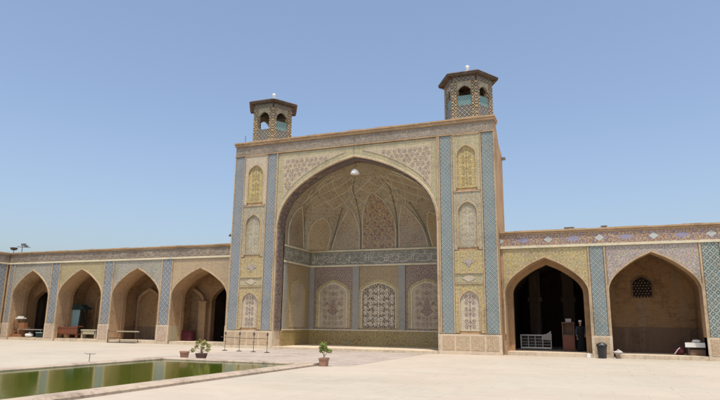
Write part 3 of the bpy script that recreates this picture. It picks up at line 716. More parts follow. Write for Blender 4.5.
# ------------------------------------------------------------------ roof kiosks
M['whitecone'] = plain('weathered_roof_metal', (.42, .40, .35), .6, age=.3)
def hexp(r, ph=0.): return [(r * math.sin(R_(30 + 60 * k) + ph), -r * math.cos(R_(30 + 60 * k) + ph)) for k in range(6)]
def make_kiosk(loc, label):
    t = thing('roof_kiosk', label, 'kiosk', loc, group='tiled kiosks on the portal roof')
    Rk, H = 1.56, 2.85
    V = hexp(Rk)
    P(lambda mb: mb.prism(hexp(Rk + .06), -.3, .12), 'base', M['cope'], t)
    for i in range(6):
        x, y = V[i]; n = Vector((x, y)).normalized()
        def pil(mb):
            # pillar wraps the corner: two slabs meeting at the vertex
            for j in (-1, 1):
                q = Vector(V[(i + j) % 6]); p = Vector((x, y)); d = (q - p).normalized(); inn = -Vector((x, y)).normalized() * .26
                a = p; b = p + d * .3
                poly = [(a.x, a.y), (b.x, b.y), (b.x + inn.x, b.y + inn.y), (a.x + inn.x, a.y + inn.y)]
                mb.prism(poly, .121, H - .3)
        P(pil, 'pillar', M['kiosk'], t)
        p0 = Vector(V[i]); p1 = Vector(V[(i + 1) % 6]); d = (p1 - p0).normalized(); nn = Vector((d.y, -d.x)); ln = (p1 - p0).length
        def wallpiece(fn, name, mat):
            mb = MB(); fn(mb); mb.v = [(p0.x + d.x * v[0] - nn.x * v[1], p0.y + d.y * v[0] - nn.y * v[1], v[2]) for v in mb.v]; return mb.build(name, M[mat], t)
        wallpiece(lambda mb: mb.box(.28, ln - .28, .04, .16, .122, .88), 'parapet', 'kiosk_w')
        wallpiece(lambda mb: mb.box(.28, ln - .28, .03, .2, .882, .95), 'parapet_rail', 'kiosk_w')
        wallpiece(lambda mb: arch_wall(mb, .28, ln - .28, 1.72, H - .3, .05, .2, [(ln / 2, ln / 2 - .33, 1.72, .55)]), 'arch_head', 'grey_niche')
        wallpiece(lambda mb: mb.box(.06, ln - .06, -.02, .25, H - .298, H - .02), 'cornice', 'kiosk_w')
        if i == 0: wallpiece(lambda mb: mb.box(.3, ln - .3, .1, .14, .951, 1.6), 'screen', 'teal')
    P(lambda mb: mb.prism(hexp(Rk + .0), H - .018, H + .0), 'ceiling', M['cabinet'], t)
    r = P(lambda mb: (mb.prism(hexp(Rk + .38), H + .002, H + .12), mb.prism(hexp(Rk + .42), H + .122, H + .2, .96)), 'roof', M['roofk'], t)
    P(lambda mb: mb.prism(hexp(Rk + .3), H + .202, H + .74, .08), 'roof_cone', M['whitecone'], r)
    P(lambda mb: [mb.tube([(V[k][0] * .8, V[k][1] * .8, H - .1), (V[k][0] * 1.2, V[k][1] * 1.2, H + .0)], .05, 5) for k in range(6)], 'eave_bracket', M['cabinet'], t)
    P(lambda mb: mb.lathe([(.26, .6), (.28, .78), (.17, .88), (.05, .93), (.04, 1.02), (.11, 1.07), (.14, 1.16), (.1, 1.25), (.02, 1.3), (0, 1.3)], (0, 0, H), 14), 'finial', M['white'], r, smooth=True)
    return t
M['roofk'] = plain('weathered_roof_board', (.10, .075, .06), .8, age=.3)
k1 = make_kiosk((1.86, 1.75, 14.1), 'tiled hexagonal roof kiosk with pale finial above the left tower')
def extra_screen(t, i):
    V = hexp(1.56); p0 = Vector(V[i]); p1 = Vector(V[(i + 1) % 6]); d = (p1 - p0).normalized(); nn = Vector((d.y, -d.x)); ln = (p1 - p0).length
    mb = MB(); mb.box(.3, ln - .3, .1, .14, .951, 1.6); mb.v = [(p0.x + d.x * v[0] - nn.x * v[1], p0.y + d.y * v[0] - nn.y * v[1], v[2]) for v in mb.v]
    mb.build('screen', M['teal'], t)
k2 = copy_tree(k1); k2.location = (16.2, 1.75, 14.1); k2['label'] = 'tiled hexagonal roof kiosk with pale finial above the right tower'
extra_screen(k2, 5); extra_screen(k2, 4)
for k in (k1, k2):
    P(lambda mb: mb.box(-1.5, 1.5, -1.4, 1.45, -1.9, -.05), 'kiosk_footing', M['brick'], k)
P(lambda mb: mb.tube([(.35, .6, 14.03), (.35, .6, 14.75)], .018, 6), 'roof_rod', M['dark'], pt)

# ------------------------------------------------------------------ arcade wings
def wing(name, label, loc, rz, x0, x1, H, piers, bays, fr, stripm, z_pl, opn, plm, inset=0.):
    """piers: (x0,x1) tiled pier spans; opn: (cx, a, spring, rise, spandrel material, room dict)"""
    t = thing(name, label, 'arcade', loc, rz)
    FH = .62; zt = H - .25 - FH - .14               # underside of the moulding above the spandrels
    TH = 1.1
    op = [(c, a, s, r) for c, a, s, r, _, _ in opn]
    P(lambda mb: arch_wall(mb, x0, x1, 0, H - .22, .1, TH, op), 'wall', M['brick'], t)
    P(lambda mb: (mb.box(x0, x1, .0, TH + .2, H - .217, H - .1), ragged(mb, x0, x1, -.06, TH + .22, H - .098, H, .8, .02, 9)), 'coping', M['cope'], t)
    q_ = P(lambda mb: mb.box(x0, x1, .03, .099, zt + .14, H - .22), 'frieze', M[fr], t)
    if fr == 'fr_left': P(lambda mb: (letters(mb, x0 + .1, x1 - .1, zt + .12, H - .32, .028, .013, 31), letters(mb, x0 + .2, x1 - .1, zt + .36, H - .22, .0272, .009, 81)), 'inscription', M['script_low'], q_)
    P(lambda mb: mb.box(x0, x1, -.01, .099, zt, zt + .137), 'frieze_moulding', M['cream'], t)
    P(lambda mb: mb.box(x0, x1, TH + .01, 7.6, H - .62, H - .3), 'roof', M['roofclay'], t)
    for a, b in piers:
        sm = stripm if isinstance(stripm, str) else stripm[piers.index((a, b)) % len(stripm)]
        P(lambda mb: mb.box(a + .16, b - .16, .04, .099, z_pl, zt - .003), 'lattice_strip', M[sm], t)
        P(lambda mb: (mb.box(a + .03, a + .13, .02, .099, z_pl, zt - .003), mb.box(b - .13, b - .03, .02, .099, z_pl, zt - .003)), 'pier_moulding', M['trim'], t)
        P(lambda mb: (mb.box(a - .02, b + .02, -.02, .099, 0, z_pl - .02), mb.box(a - .02, a + .12, .1005, TH * .9, 0, z_pl - .03) if a > x0 + .1 else None), 'plinth', M['plinth'], t)
        P(lambda mb: mb.box(a + .12, b - .12, -.035, -.021, .25, z_pl - .12), 'carved_panel', M[plm], t)
    for c, a, s, r, sm, rm in opn:
        pa = [p for p in piers if p[1] <= c - a + .05]; pb = [p for p in piers if p[0] >= c + a - .05]
        xa = pa[-1][1] if pa else c - a - .05; xb = pb[0][0] if pb else c + a + .05
        xa = min(xa, c - a - .001) if not pa else xa
        P(lambda mb: arch_wall(mb, xa, xb, s, zt - .003, .06, .099, [(c, min(a + .1, (xb - xa) / 2 - .002) if abs((xa + xb) / 2 - c) < .02 else a + .001, s, r + .1)]) if True else None, 'spandrel', M[sm], t)
        P(lambda mb: arch_ring(mb, c, a - .0, z_pl * .98, s, r, .09, .005, .0995), 'arch_edge', M['trim'], t)
        # the room behind the opening
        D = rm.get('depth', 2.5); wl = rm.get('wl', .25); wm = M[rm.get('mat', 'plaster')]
        ia, ri_in = a - rm.get('step', .22), r - rm.get('step', .22)
        xl, xr = c - a - wl, c + a + wl
        if rm.get('step', .22) > 0:
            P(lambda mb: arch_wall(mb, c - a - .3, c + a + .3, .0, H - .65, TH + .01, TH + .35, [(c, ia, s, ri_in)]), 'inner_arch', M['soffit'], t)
        y1 = TH + .35
        def room(mb):
            mb.box(xl - .2, xl, y1 + .01, D, .0, H - .66); mb.box(xr, xr + .2, y1 + .01, D, .0, H - .66)
            # pointed barrel over the room
            L = apts(c, a + wl, s, r + .15)
            for (xa_, za), (xb_, zb) in zip(L, L[1:]):
                mb.add([(xa_, y1 + .01, za), (xb_, y1 + .01, zb), (xb_, D + .05, zb), (xa_, D + .05, za)], [(0, 1, 2, 3)])
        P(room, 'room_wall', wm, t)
        for qx0, qx1, qz in rm.get('pil', []):
            P(lambda mb: (mb.box(qx0, qx1, D - .4, D + .009, .21, qz), mb.box(qx0 - .06, qx1 + .06, D - .46, D + .008, qz + .001, qz + .12)), 'inner_pilaster', M['soffit'], t)
            P(lambda mb: (arch_ring(mb, (qx0 + qx1) / 2 - 1.15, .95, qz + .13, qz + .2, .75, .25, D - .3, D + .007), ), 'inner_arch_rib', M['soffit'], t)
        for qx, qy in rm.get('columns', []):
            P(lambda mb: (mb.box(qx - .35, qx + .35, qy - .35, qy + .35, 0, H - .7), mb.box(qx - .45, qx + .45, qy - .45, qy + .45, 3.2, 3.5)), 'hall_column', M['hall'], t)
        doors = rm.get('doors', [])
        P(lambda mb: arch_wall(mb, xl - .2, xr + .2, 0, H - .66, D + .01, D + .5, [(dc, da, ds, dr) for dc, da, ds, dr in doors]), 'back_wall', wm, t)
        for dc, da, ds, dr in doors:
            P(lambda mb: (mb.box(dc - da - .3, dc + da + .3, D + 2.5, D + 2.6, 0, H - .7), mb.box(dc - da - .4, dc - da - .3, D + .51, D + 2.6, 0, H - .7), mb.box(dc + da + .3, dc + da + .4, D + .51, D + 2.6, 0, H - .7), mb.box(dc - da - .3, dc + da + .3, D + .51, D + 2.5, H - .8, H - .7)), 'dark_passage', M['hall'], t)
        for (bx, ba, bs, br) in rm.get('blind', []):
            P(lambda mb: arch_ring(mb, bx, ba, .22, bs, br, .16, D - .09, D + .009), 'blind_arch', M['soffit'], t)
        if rm.get('dado'):
            dz = rm['dado']
            P(lambda mb: (mb.box(xl + .002, xr - .002, D - .05, D + .005, .22, dz), mb.box(xl + .001, xl + .05, y1 + .02, D - .051, .22, dz), mb.box(xr - .05, xr - .001, y1 + .02, D - .051, .22, dz)), 'room_dado', M[rm.get('dm', 'dim')], t)
        P(lambda mb: mb.box(c - a + .001 + (.12 if pa else 0), c + a - .001, .02, D, .002, .21), 'floor_slab', M['plinth'], t)
        if rm.get('jamb'):      # pale plastered lower jambs
            P(lambda mb: mb.box(c - a, c - a + .03, .2, TH + .3, .21, rm['jamb']), 'pale_jamb', M['creamp'], t)
    return t
_APW = [(1, 0), (.992, .1), (.965, .2), (.91, .315), (.83, .43), (.73, .535), (.62, .63), (.46, .755), (.3, .86), (.15, .935), (0, 1.01)]
_AP[:] = _APW; HC = half_curve()
# left wing: local x = X + 24, plane Y = 2.5
lw = wing('arcade_wing', 'left arcade of four pointed arches with blue lattice piers beside the portal', (-24, 2.5, 0), 0, -1.3, 24.2, 7.32,
          [(.02, .75), (4.9, 5.95), (10.55, 11.6), (16.2, 17.3), (22.25, 23.3)], None, 'fr_left', 'strip_w', 1.4,
          [(2.82, 2.05, 3.5, 2.2, 'blue_sp', dict(depth=2.1, doors=[(1.95, 1.2, 3.1, 1.05)], step=.15, wl=.0)),
           (8.25, 2.28, 3.5, 2.2, 'olive_sp', dict(depth=3.0, blind=[(8.6, 1.25, 3.1, 1.0)], step=.2, wl=.1)),
           (13.9, 2.28, 3.5, 2.15, 'blue_sp', dict(depth=3.0, blind=[(12.9, 1.1, 3.1, 1.)], doors=[(15.2, .55, 3., .7)], step=.2, wl=.1, dado=1.2, pil=[(13.9, 14.4, 3.1)])),
           (19.78, 2.46, 3.45, 2.1, 'tan_sp', dict(depth=2.7, doors=[(20.1, 1.0, 3.2, 1.1)], step=.2, wl=.1, jamb=1.35, pil=[(18.2, 18.85, 3.1)]))],
          'pinkst')
lwing = lw
# right wing: local x = X - 18, plane Y = .8 ; three bays, the last one mostly past the frame
rw = wing('arcade_wing', 'right arcade with lozenge frieze, one black open bay and one brown bay', (18.0, .8, 0), 0, .02, 17.5, 7.03,
          [(4.72, 5.72), (10.2, 11.3), (15.9, 16.9)], None, 'fr_right', ['strip_r', 'strip_g'], 1.18,
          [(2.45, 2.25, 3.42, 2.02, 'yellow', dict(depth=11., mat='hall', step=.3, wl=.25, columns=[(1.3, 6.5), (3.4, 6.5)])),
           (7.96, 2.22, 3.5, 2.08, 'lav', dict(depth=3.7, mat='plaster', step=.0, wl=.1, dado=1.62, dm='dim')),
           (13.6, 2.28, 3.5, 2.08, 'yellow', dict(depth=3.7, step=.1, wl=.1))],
          'plinth2')
# side wing on the left, at right angles, running towards the viewer
sw_ = wing('arcade_wing', 'side arcade turning the corner at the far left of the courtyard', (-24, -19.9, 0), R_(90), 0, 22.38, 7.32,
           [(21.2, 22.3), (15.2, 16.3), (9.2, 10.3), (3.2, 4.3)][::-1], None, 'fr_left', 'strip_w', 1.4,
           [(18.75, 2.4, 3.75, 1.92, 'olive_sp', dict(depth=3.0)), (12.75, 2.4, 3.75, 1.92, 'blue_sp', dict(depth=3.0)), (6.75, 2.4, 3.75, 1.92, 'olive_sp', dict(depth=3.0))], 'pinkst')

# lattice window in the brown bay
wx, wy = 25.62, 4.46
wf = thing('lattice_window', 'arched brick lattice window high on the wall of the brown bay', 'window', (wx, wy, 3.35))
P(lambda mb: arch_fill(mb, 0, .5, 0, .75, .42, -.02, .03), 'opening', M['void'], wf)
P(lambda mb: arch_ring(mb, 0, .5, 0, .75, .42, .07, -.05, .03), 'window_frame', M['dim'], wf)
def latt(mb):
    for j in range(7):
        for i in range(6):
            x = -.42 + i * .17 + (.085 if j % 2 else 0); z = .06 + j * .155
            if abs(x) < .46 and z < .75 + .4 * ah(x / .5) - .06:
                mb.prof_xz([(x - .05, z), (x, z + .045), (x + .05, z), (x, z - .045)], -.06, -.021)
P(latt, 'lattice', M['plaster'], wf)

# ------------------------------------------------------------------ things in and before the arches
# roof things
o = thing('roof_horn', 'round dark horn loudspeaker on the roof at the far left corner', 'loudspeaker', (-24.5, 3.1, 7.32))
P(lambda mb: mb.tube([(0, 0, 0), (0, 0, .35)], .025, 6), 'stand', M['dark'], o)
P(lambda mb: mb.lathe([(.05, 0), (.22, .04), (.3, .18), (.3, .24), (.27, .25), (.02, .12)], (0, 0, .3), 14), 'horn', M['dark'], o)
o = thing('floodlight_mast', 'short roof mast with crossbar and floodlights beside the round horn', 'floodlight', (-23.5, 3.1, 7.32))
P(lambda mb: mb.tube([(0, 0, 0), (0, 0, .62)], .03, 6), 'mast', M['dark'], o)
P(lambda mb: mb.tube([(-.6, 0, .62), (.95, 0, .5)], .03, 6), 'crossbar', M['dark'], o)
P(lambda mb: (mb.box(-.05, .3, -.12, .12, .66, .86)), 'floodlight_head', M['metal'], o)
P(lambda mb: (mb.box(.35, .55, -.12, .12, .56, .7)), 'floodlight_head', M['metal'], o)
for i, (x, y, z, wdt) in enumerate(((21.85, 2.2, 6.75, .26), (23.75, 2.2, 6.75, .15))):
    o = thing('roof_box', ['flat grey box on the right arcade roof nearer the portal', 'narrow grey box on the right arcade roof above the tiled pier'][i], 'box', (x, y, z), group='boxes on the arcade roof')
    P(lambda mb: mb.box(-wdt, wdt, -.15, .15, 0, .56), 'box_body', M['metal'], o, bevel=.01)
    P(lambda mb: mb.box(-wdt - .03, wdt + .03, -.18, .18, .562, .59), 'box_lid', M['galv'], o)
FL = .212
# leftmost arch: stacked orange wood furniture, white trestle, green crate
o = thing('furniture_stack', 'jumbled stack of orange wooden frames with white cloth on top in the leftmost arch', 'furniture', (-23.0, 3.0, FL))
def stk(mb):
    rr = random.Random(3)
    for i in range(26):
        x = rr.uniform(-.5, .9); y = rr.uniform(-.25, .35); z = rr.uniform(0, 1.25) * (1 - abs(x - .2) * .3)
        if rr.random() < .5: mb.box(x, x + rr.uniform(.3, .6), y, y + .05, z, z + .06)
        else: mb.box(x, x + .06, y, y + .06, max(0, z - .5), z + .25)
    mb.box(-.5, 1.0, -.2, .3, 0, .25); mb.box(.3, 1.0, .0, .35, .25, 1.2)
P(stk, 'wooden_frame', M['wood2'], o)
P(lambda mb: (mb.box(.0, .85, -.1, .3, 1.5, 1.6), mb.box(.15, .6, -.05, .25, 1.6, 1.72)), 'white_cloth', M['white'], o, bevel=.02)
o = thing('low_table', 'long low table with a pale top and metal legs in the leftmost arch', 'table', (-21.0, 3.15, FL))
P(lambda mb: mb.box(-1.5, 1.25, -.35, .35, .6, .66), 'table_top', M['galv'], o)
for x in (-1.3, 1.1):
    for y in (-.28, .28): P(lambda mb: mb.box(x, x + .05, y - .02, y + .02, 0, .6), 'leg', M['metal'], o)
o = thing('plastic_crate', 'dark green crate under the right end of the low table', 'crate', (-20.0, 3.1, FL))
P(lambda mb: (mb.box(-.35, .35, -.25, .25, 0, .05), mb.box(-.35, .35, -.25, -.21, .05, .42), mb.box(-.35, .35, .21, .25, .05, .42), mb.box(-.35, -.31, -.21, .21, .05, .42), mb.box(.31, .35, -.21, .21, .05, .42)), 'crate_body', M['green'], o)
P(lambda mb: mb.box(-.38, .38, -.28, -.251, .36, .44), 'rim', M['board'], o)
o = thing('white_bundle', 'crumpled white sack under the low table', 'sack', (-21.3, 3.0, FL))
def blob(mb, sx, sy, sz, seed, n=10, mrow=6):
    rr = random.Random(seed); vs = []; fs = []
    for j in range(mrow + 1):
        ph = math.pi * j / mrow
        for i in range(n):
            th = 2 * math.pi * i / n; k = 1 + rr.uniform(-.18, .18)
            vs.append((sx * math.sin(ph) * math.cos(th) * k, sy * math.sin(ph) * math.sin(th) * k, max(0, sz * (.5 + .5 * math.cos(ph)) * k)))
    for j in range(mrow):
        for i in range(n): fs.append((j * n + i, j * n + (i + 1) % n, (j + 1) * n + (i + 1) % n, (j + 1) * n + i))
    mb.add(vs, fs)
P(lambda mb: blob(mb, .42, .25, .35, 5), 'sack_body', M['white'], o, smooth=True)
P(lambda mb: mb.lathe([(.05, 0), (.08, .04), (.04, .1)], (.05, 0, .33), 8), 'knot', M['white'], o)
# second arch: red wood settee, cream bench, canopy stand with pale panel
o = thing('wooden_settee', 'reddish wooden settee at the foot of the second arch from the left', 'settee', (-17.1, 3.2, FL))
P(lambda mb: mb.box(-1.1, 1.15, -.3, .3, .3, .38), 'seat', M['wood'], o)
P(lambda mb: (mb.box(-1.1, 1.15, -.34, -.3, .4, .82), mb.box(-1.12, 1.17, -.36, -.28, .82, .9)), 'front_panel', M['wood'], o)
P(lambda mb: mb.box(.65, 1.15, -.32, .3, .9, .98), 'end_box', M['wood'], o)
for x in (-1.08, .98): P(lambda mb: (mb.box(x, x + .15, -.3, -.2, 0, .3), mb.box(x, x + .15, .2, .3, 0, .3)), 'leg', M['wood'], o)
o = thing('cream_bench', 'plain cream bench standing against the right of the wooden settee', 'bench', (-15.0, 3.4, FL))
P(lambda mb: mb.box(-.85, .75, -.25, .25, .62, .72), 'seat', M['creamp'], o)
P(lambda mb: mb.box(-.75, .65, -.22, -.18, .35, .62), 'apron', M['creamp'], o)
for x in (-.8, .58): P(lambda mb: mb.box(x, x + .12, -.22, .22, 0, .62), 'leg', M['creamp'], o)
o = thing('display_stand', 'dark canopied display stand holding a pale teal board in the second arch', 'display stand', (-17.75, 4.3, FL))
for x in (-.75, .85): P(lambda mb: (mb.box(x - .05, x + .05, -.35, -.25, 0, 2.45), mb.box(x - .05, x + .05, .25, .35, 0, 2.45)), 'post', M['green'], o)
P(lambda mb: (mb.box(-1.15, 1.2, -.45, .45, 2.35, 2.5), mb.prof_xz([(-1.0, 2.5), (1.05, 2.5), (.8, 2.72), (-.75, 2.72)], -.35, .35)), 'canopy', M['green'], o)
P(lambda mb: mb.prof_xz([(-.6, .75), (.62, .75), (.78, 2.3), (-.45, 2.3)], -.32, -.26), 'board', M['board'], o)
P(lambda mb: mb.box(-.7, .8, -.24, .24, .45, .72), 'counter', M['dim'], o)
# third arch: thin dark metal frame bench in front
o = thing('metal_frame', 'thin dark metal frame stand on the paving before the third arch', 'stand', (-10.6, 2.0, 0))
P(lambda mb: (mb.tube([(-1.3, 0, 0), (-1.3, 0, 1.0)], .03, 6), mb.tube([(-.1, -.0, 0), (-.1, 0, .4)], .028, 6)), 'post', M['dark'], o)
P(lambda mb: (mb.tube([(-1.3, 0, .04), (1.4, 0, .04)], .035, 6), mb.tube([(-1.3, 0, .38), (-.1, 0, .38)], .02, 6)), 'bottom_rail', M['dark'], o)
P(lambda mb: mb.box(-.7, 1.4, .25, .33, .82, .9), 'pale_board', M['creamp'], o)
P(lambda mb: (mb.tube([(-1.3, .02, .86), (-.7, .27, .86)], .02, 6), mb.tube([(1.35, .27, .04), (1.35, .27, .82)], .02, 6)), 'brace', M['dark'], o)
# fourth arch: maroon chest
o = thing('maroon_chest', 'maroon cloth covered chest inside the fourth arch next to the portal', 'chest', (-6.05, 4.1, FL))
P(lambda mb: mb.box(-.55, .45, -.3, .3, .05, .68), 'chest_body', M['red'], o, bevel=.02)
P(lambda mb: mb.box(-.58, .48, -.33, .33, .7, .78), 'lid', M['red'], o, bevel=.02)

# barrier stanchions before the left tower
o = thing('barrier_railing', 'low iron railing of four finialled posts before the left tower', 'railing', (4.2, -4.4, 0))
pl = [(-3.3 + 1.35, .6), (-1.0 + .45, .25), (.55, .05), (1.75, -.35)]
for x, y in [(-1.55, .45), (-.45, .25), (.65, .0), (1.75, -.4)]:
    P(lambda mb: (mb.tube([(x, y, 0), (x, y, .98)], .015, 8), mb.lathe([(.16, 0), (.16, .025), (.03, .06)], (x, y, 0), 10), mb.lathe([(.02, .9), (.06, .97), (.05, 1.03), (.01, 1.12), (0, 1.12)], (x, y, 0), 8), mb.lathe([(.02, .5), (.05, .54), (.02, .58)], (x, y, 0), 8)), 'post', M['dark'], o)
P(lambda mb: (mb.tube([(-1.9, .5, .78), (-.45, .25, .74), (.65, 0, .74), (1.75, -.4, .76)], .016, 6)), 'rail', M['dark'], o)

# garden tap by the pool
o = thing('standpipe', 'thin grey T shaped standpipe by the left side of the pool', 'standpipe', (4.55, -16.0, 0))
P(lambda mb: mb.tube([(0, 0, 0), (0, 0, .36)], .014, 8), 'pipe', M['metal'], o)
P(lambda mb: mb.tube([(-.26, -.02, .38), (-.15, 0, .345), (.0, 0, .36), (.15, 0, .345), (.26, .02, .365)], .012, 6), 'cross_arm', M['metal'], o)

# plants
def leaves(mb, c, rad, n, rr, size=.05, tall=1.):
    for _ in range(n):
        d = Vector((rr.gauss(0, 1), rr.gauss(0, 1), rr.gauss(0, 1))).normalized() * rr.random() ** .4
        p = Vector(c) + Vector((d.x * rad, d.y * rad, d.z * rad * tall))
        a = Vector((rr.gauss(0, 1), rr.gauss(0, 1), rr.gauss(0, .6))).normalized(); b = a.cross(Vector((rr.gauss(0, 1), rr.gauss(0, 1), rr.gauss(0, 1)))).normalized()
        s = size * rr.uniform(.7, 1.4)
        mb.add([p - a * s, p + b * s * .45, p + a * s * 1.1, p - b * s * .45], [(0, 1, 2, 3)])
o = thing('potted_plant', 'small bushy green plant in a square terracotta pot near the pool corner', 'potted plant', (13.05, -12.75, 0))
P(lambda mb: (mb.prism([(-.15, -.15), (.15, -.15), (.15, .15), (-.15, .15)], 0, .3, 1.15), mb.box(-.2, .2, -.2, .2, .3, .36)), 'pot', M['terra'], o, bevel=.008); o.scale = (.86,) * 3
P(lambda mb: mb.box(-.16, .16, -.16, .16, .361, .368), 'soil', M['soil'], o)
P(lambda mb: (mb.tube([(0, 0, .36), (.01, 0, .55), (-.05, 0, .85)], .018, 6, .008), mb.tube([(0, 0, .4), (.15, .02, .6), (.27, 0, .68)], .014, 6, .006), mb.tube([(0, 0, .45), (-.1, .02, .6), (-.14, 0, .75)], .014, 6, .006)), 'stem', M['stem'], o)
def lf(mb):
    rr = random.Random(11)
    leaves(mb, (-.04, 0, .86), .2, 260, rr, .045); leaves(mb, (.26, 0, .67), .15, 110, rr, .045, .6); leaves(mb, (-.14, .05, .7), .14, 90, rr, .045); leaves(mb, (.1, -.05, .74), .13, 80, rr, .045)
P(lf, 'foliage', M['leaf'], o)
o = thing('potted_plant', 'leafy yellow green plant arching from a dark bowl at the pool end', 'potted plant', (6.55, -11.6, 0))
P(lambda mb: mb.lathe([(.0, 0), (.22, 0), (.27, .12), (.31, .27), (.34, .3), (.3, .31), (.26, .29), (0, .28)], n=18), 'bowl', M['bowl'], o, smooth=True); o.scale = (.85,) * 3
P(lambda mb: mb.lathe([(0, .27), (.26, .285), (0, .29)], n=12), 'soil', M['soil'], o)
spots = [(-.42, .1, .62), (-.28, 0, .85), (0, .1, .78), (.2, 0, .86), (.38, .05, .68), (.1, -.1, .62), (-.55, 0, .45), (.42, -.05, .48), (-.15, .0, .92)]
P(lambda mb: [mb.tube([(0, 0, .28), (s[0] * .4, s[1] * .4, .28 + (s[2] - .28) * .7), s], .013, 5, .005) for s in spots], 'stem', M['stem'], o)
def lf2(mb):
    rr = random.Random(5)
    for s in spots: leaves(mb, s, .13, 60, rr, .05)
P(lf2, 'foliage', M['leaf2'], o)
o = thing('empty_pot', 'small terracotta pot without a plant left of the leafy bowl', 'flower pot', (6.1, -12.2, 0))
P(lambda mb: (mb.lathe([(0, 0), (.15, 0), (.2, .3), (.22, .3), (.22, .36), (.18, .36), (.16, .28), (0, .27)], n=16)), 'pot', M['terra'], o, smooth=False)
P(lambda mb: mb.lathe([(0, .275), (.16, .285), (0, .29)], n=12), 'soil', M['soil'], o)

# right wing: barrier crib, cabinet, person, bin, bundles, label box
o = thing('white_barrier', 'white metal mesh barrier leaning inside the black open bay', 'barrier', (19.62, 3.3, FL))
def bar(mb, a, b, r=.03): mb.tube([a, b], r, 6)
P(lambda mb: (bar(mb, (-.92, 0, .12), (-.92, 0, .88), .035), bar(mb, (.8, 0, .12), (.82, 0, .98), .035), bar(mb, (-.92, 0, .88), (.3, 0, .88), .035), bar(mb, (.3, 0, .88), (.82, 0, 1.0), .025), bar(mb, (-.92, 0, .14), (.8, 0, .14), .05)), 'frame', M['galv'], o)
P(lambda mb: [bar(mb, (x, 0, .14), (x, 0, .88), .022) for x in (-.5, -.1, .33)] and [bar(mb, (-.92, 0, z), (.8, 0, z), .01) for z in (.33, .5, .68)] and [bar(mb, (-.92 + i * .1, .01, .14), (-.92 + i * .1, .01, .86), .005) for i in range(1, 17)], 'mesh_bars', M['galv'], o)
P(lambda mb: mb.add([(.25, -.02, .62), (.8, -.02, .6), (.83, -.03, 1.15), (.6, -.03, .98), (.3, -.02, .86)], [(0, 1, 2, 3, 4)]), 'grey_cloth', M['metal'], o)
for x in (-.9, .78): P(lambda mb: (mb.box(x - .03, x + .03, -.2, .2, 0, .04), mb.box(x - .02, x + .02, -.02, .02, .04, .14)), 'foot', M['metal'], o)
o = thing('wooden_cabinet', 'brown wooden lectern cabinet inside the black open bay', 'cabinet', (21.4, 3.5, FL))
P(lambda mb: mb.box(-.32, .36, -.25, .25, .0, .95), 'cabinet_body', M['cabinet'], o, bevel=.01)
P(lambda mb: (mb.box(-.32, -.26, -.2, .2, .951, 1.6), mb.box(.3, .36, -.2, .2, .951, 1.6), mb.box(-.32, .36, .15, .2, .951, 1.6)), 'upper_frame', M['cabinet'], o)
P(lambda mb: mb.box(-.34, .38, -.25, .25, 1.602, 1.66), 'top_board', M['cabinet'], o)
P(lambda mb: mb.box(-.26, .3, -.262, -.251, .1, .85), 'door', M['wood'], o)
o = thing('white_box', 'small pale box standing on the brown cabinet top', 'box', (21.45, 3.5, FL + 1.662))
P(lambda mb: mb.box(-.16, .16, -.1, .1, 0, .17), 'box_body', M['bag'], o, bevel=.01)
P(lambda mb: mb.box(-.17, .17, -.11, .11, .171, .2), 'lid', M['bag'], o)

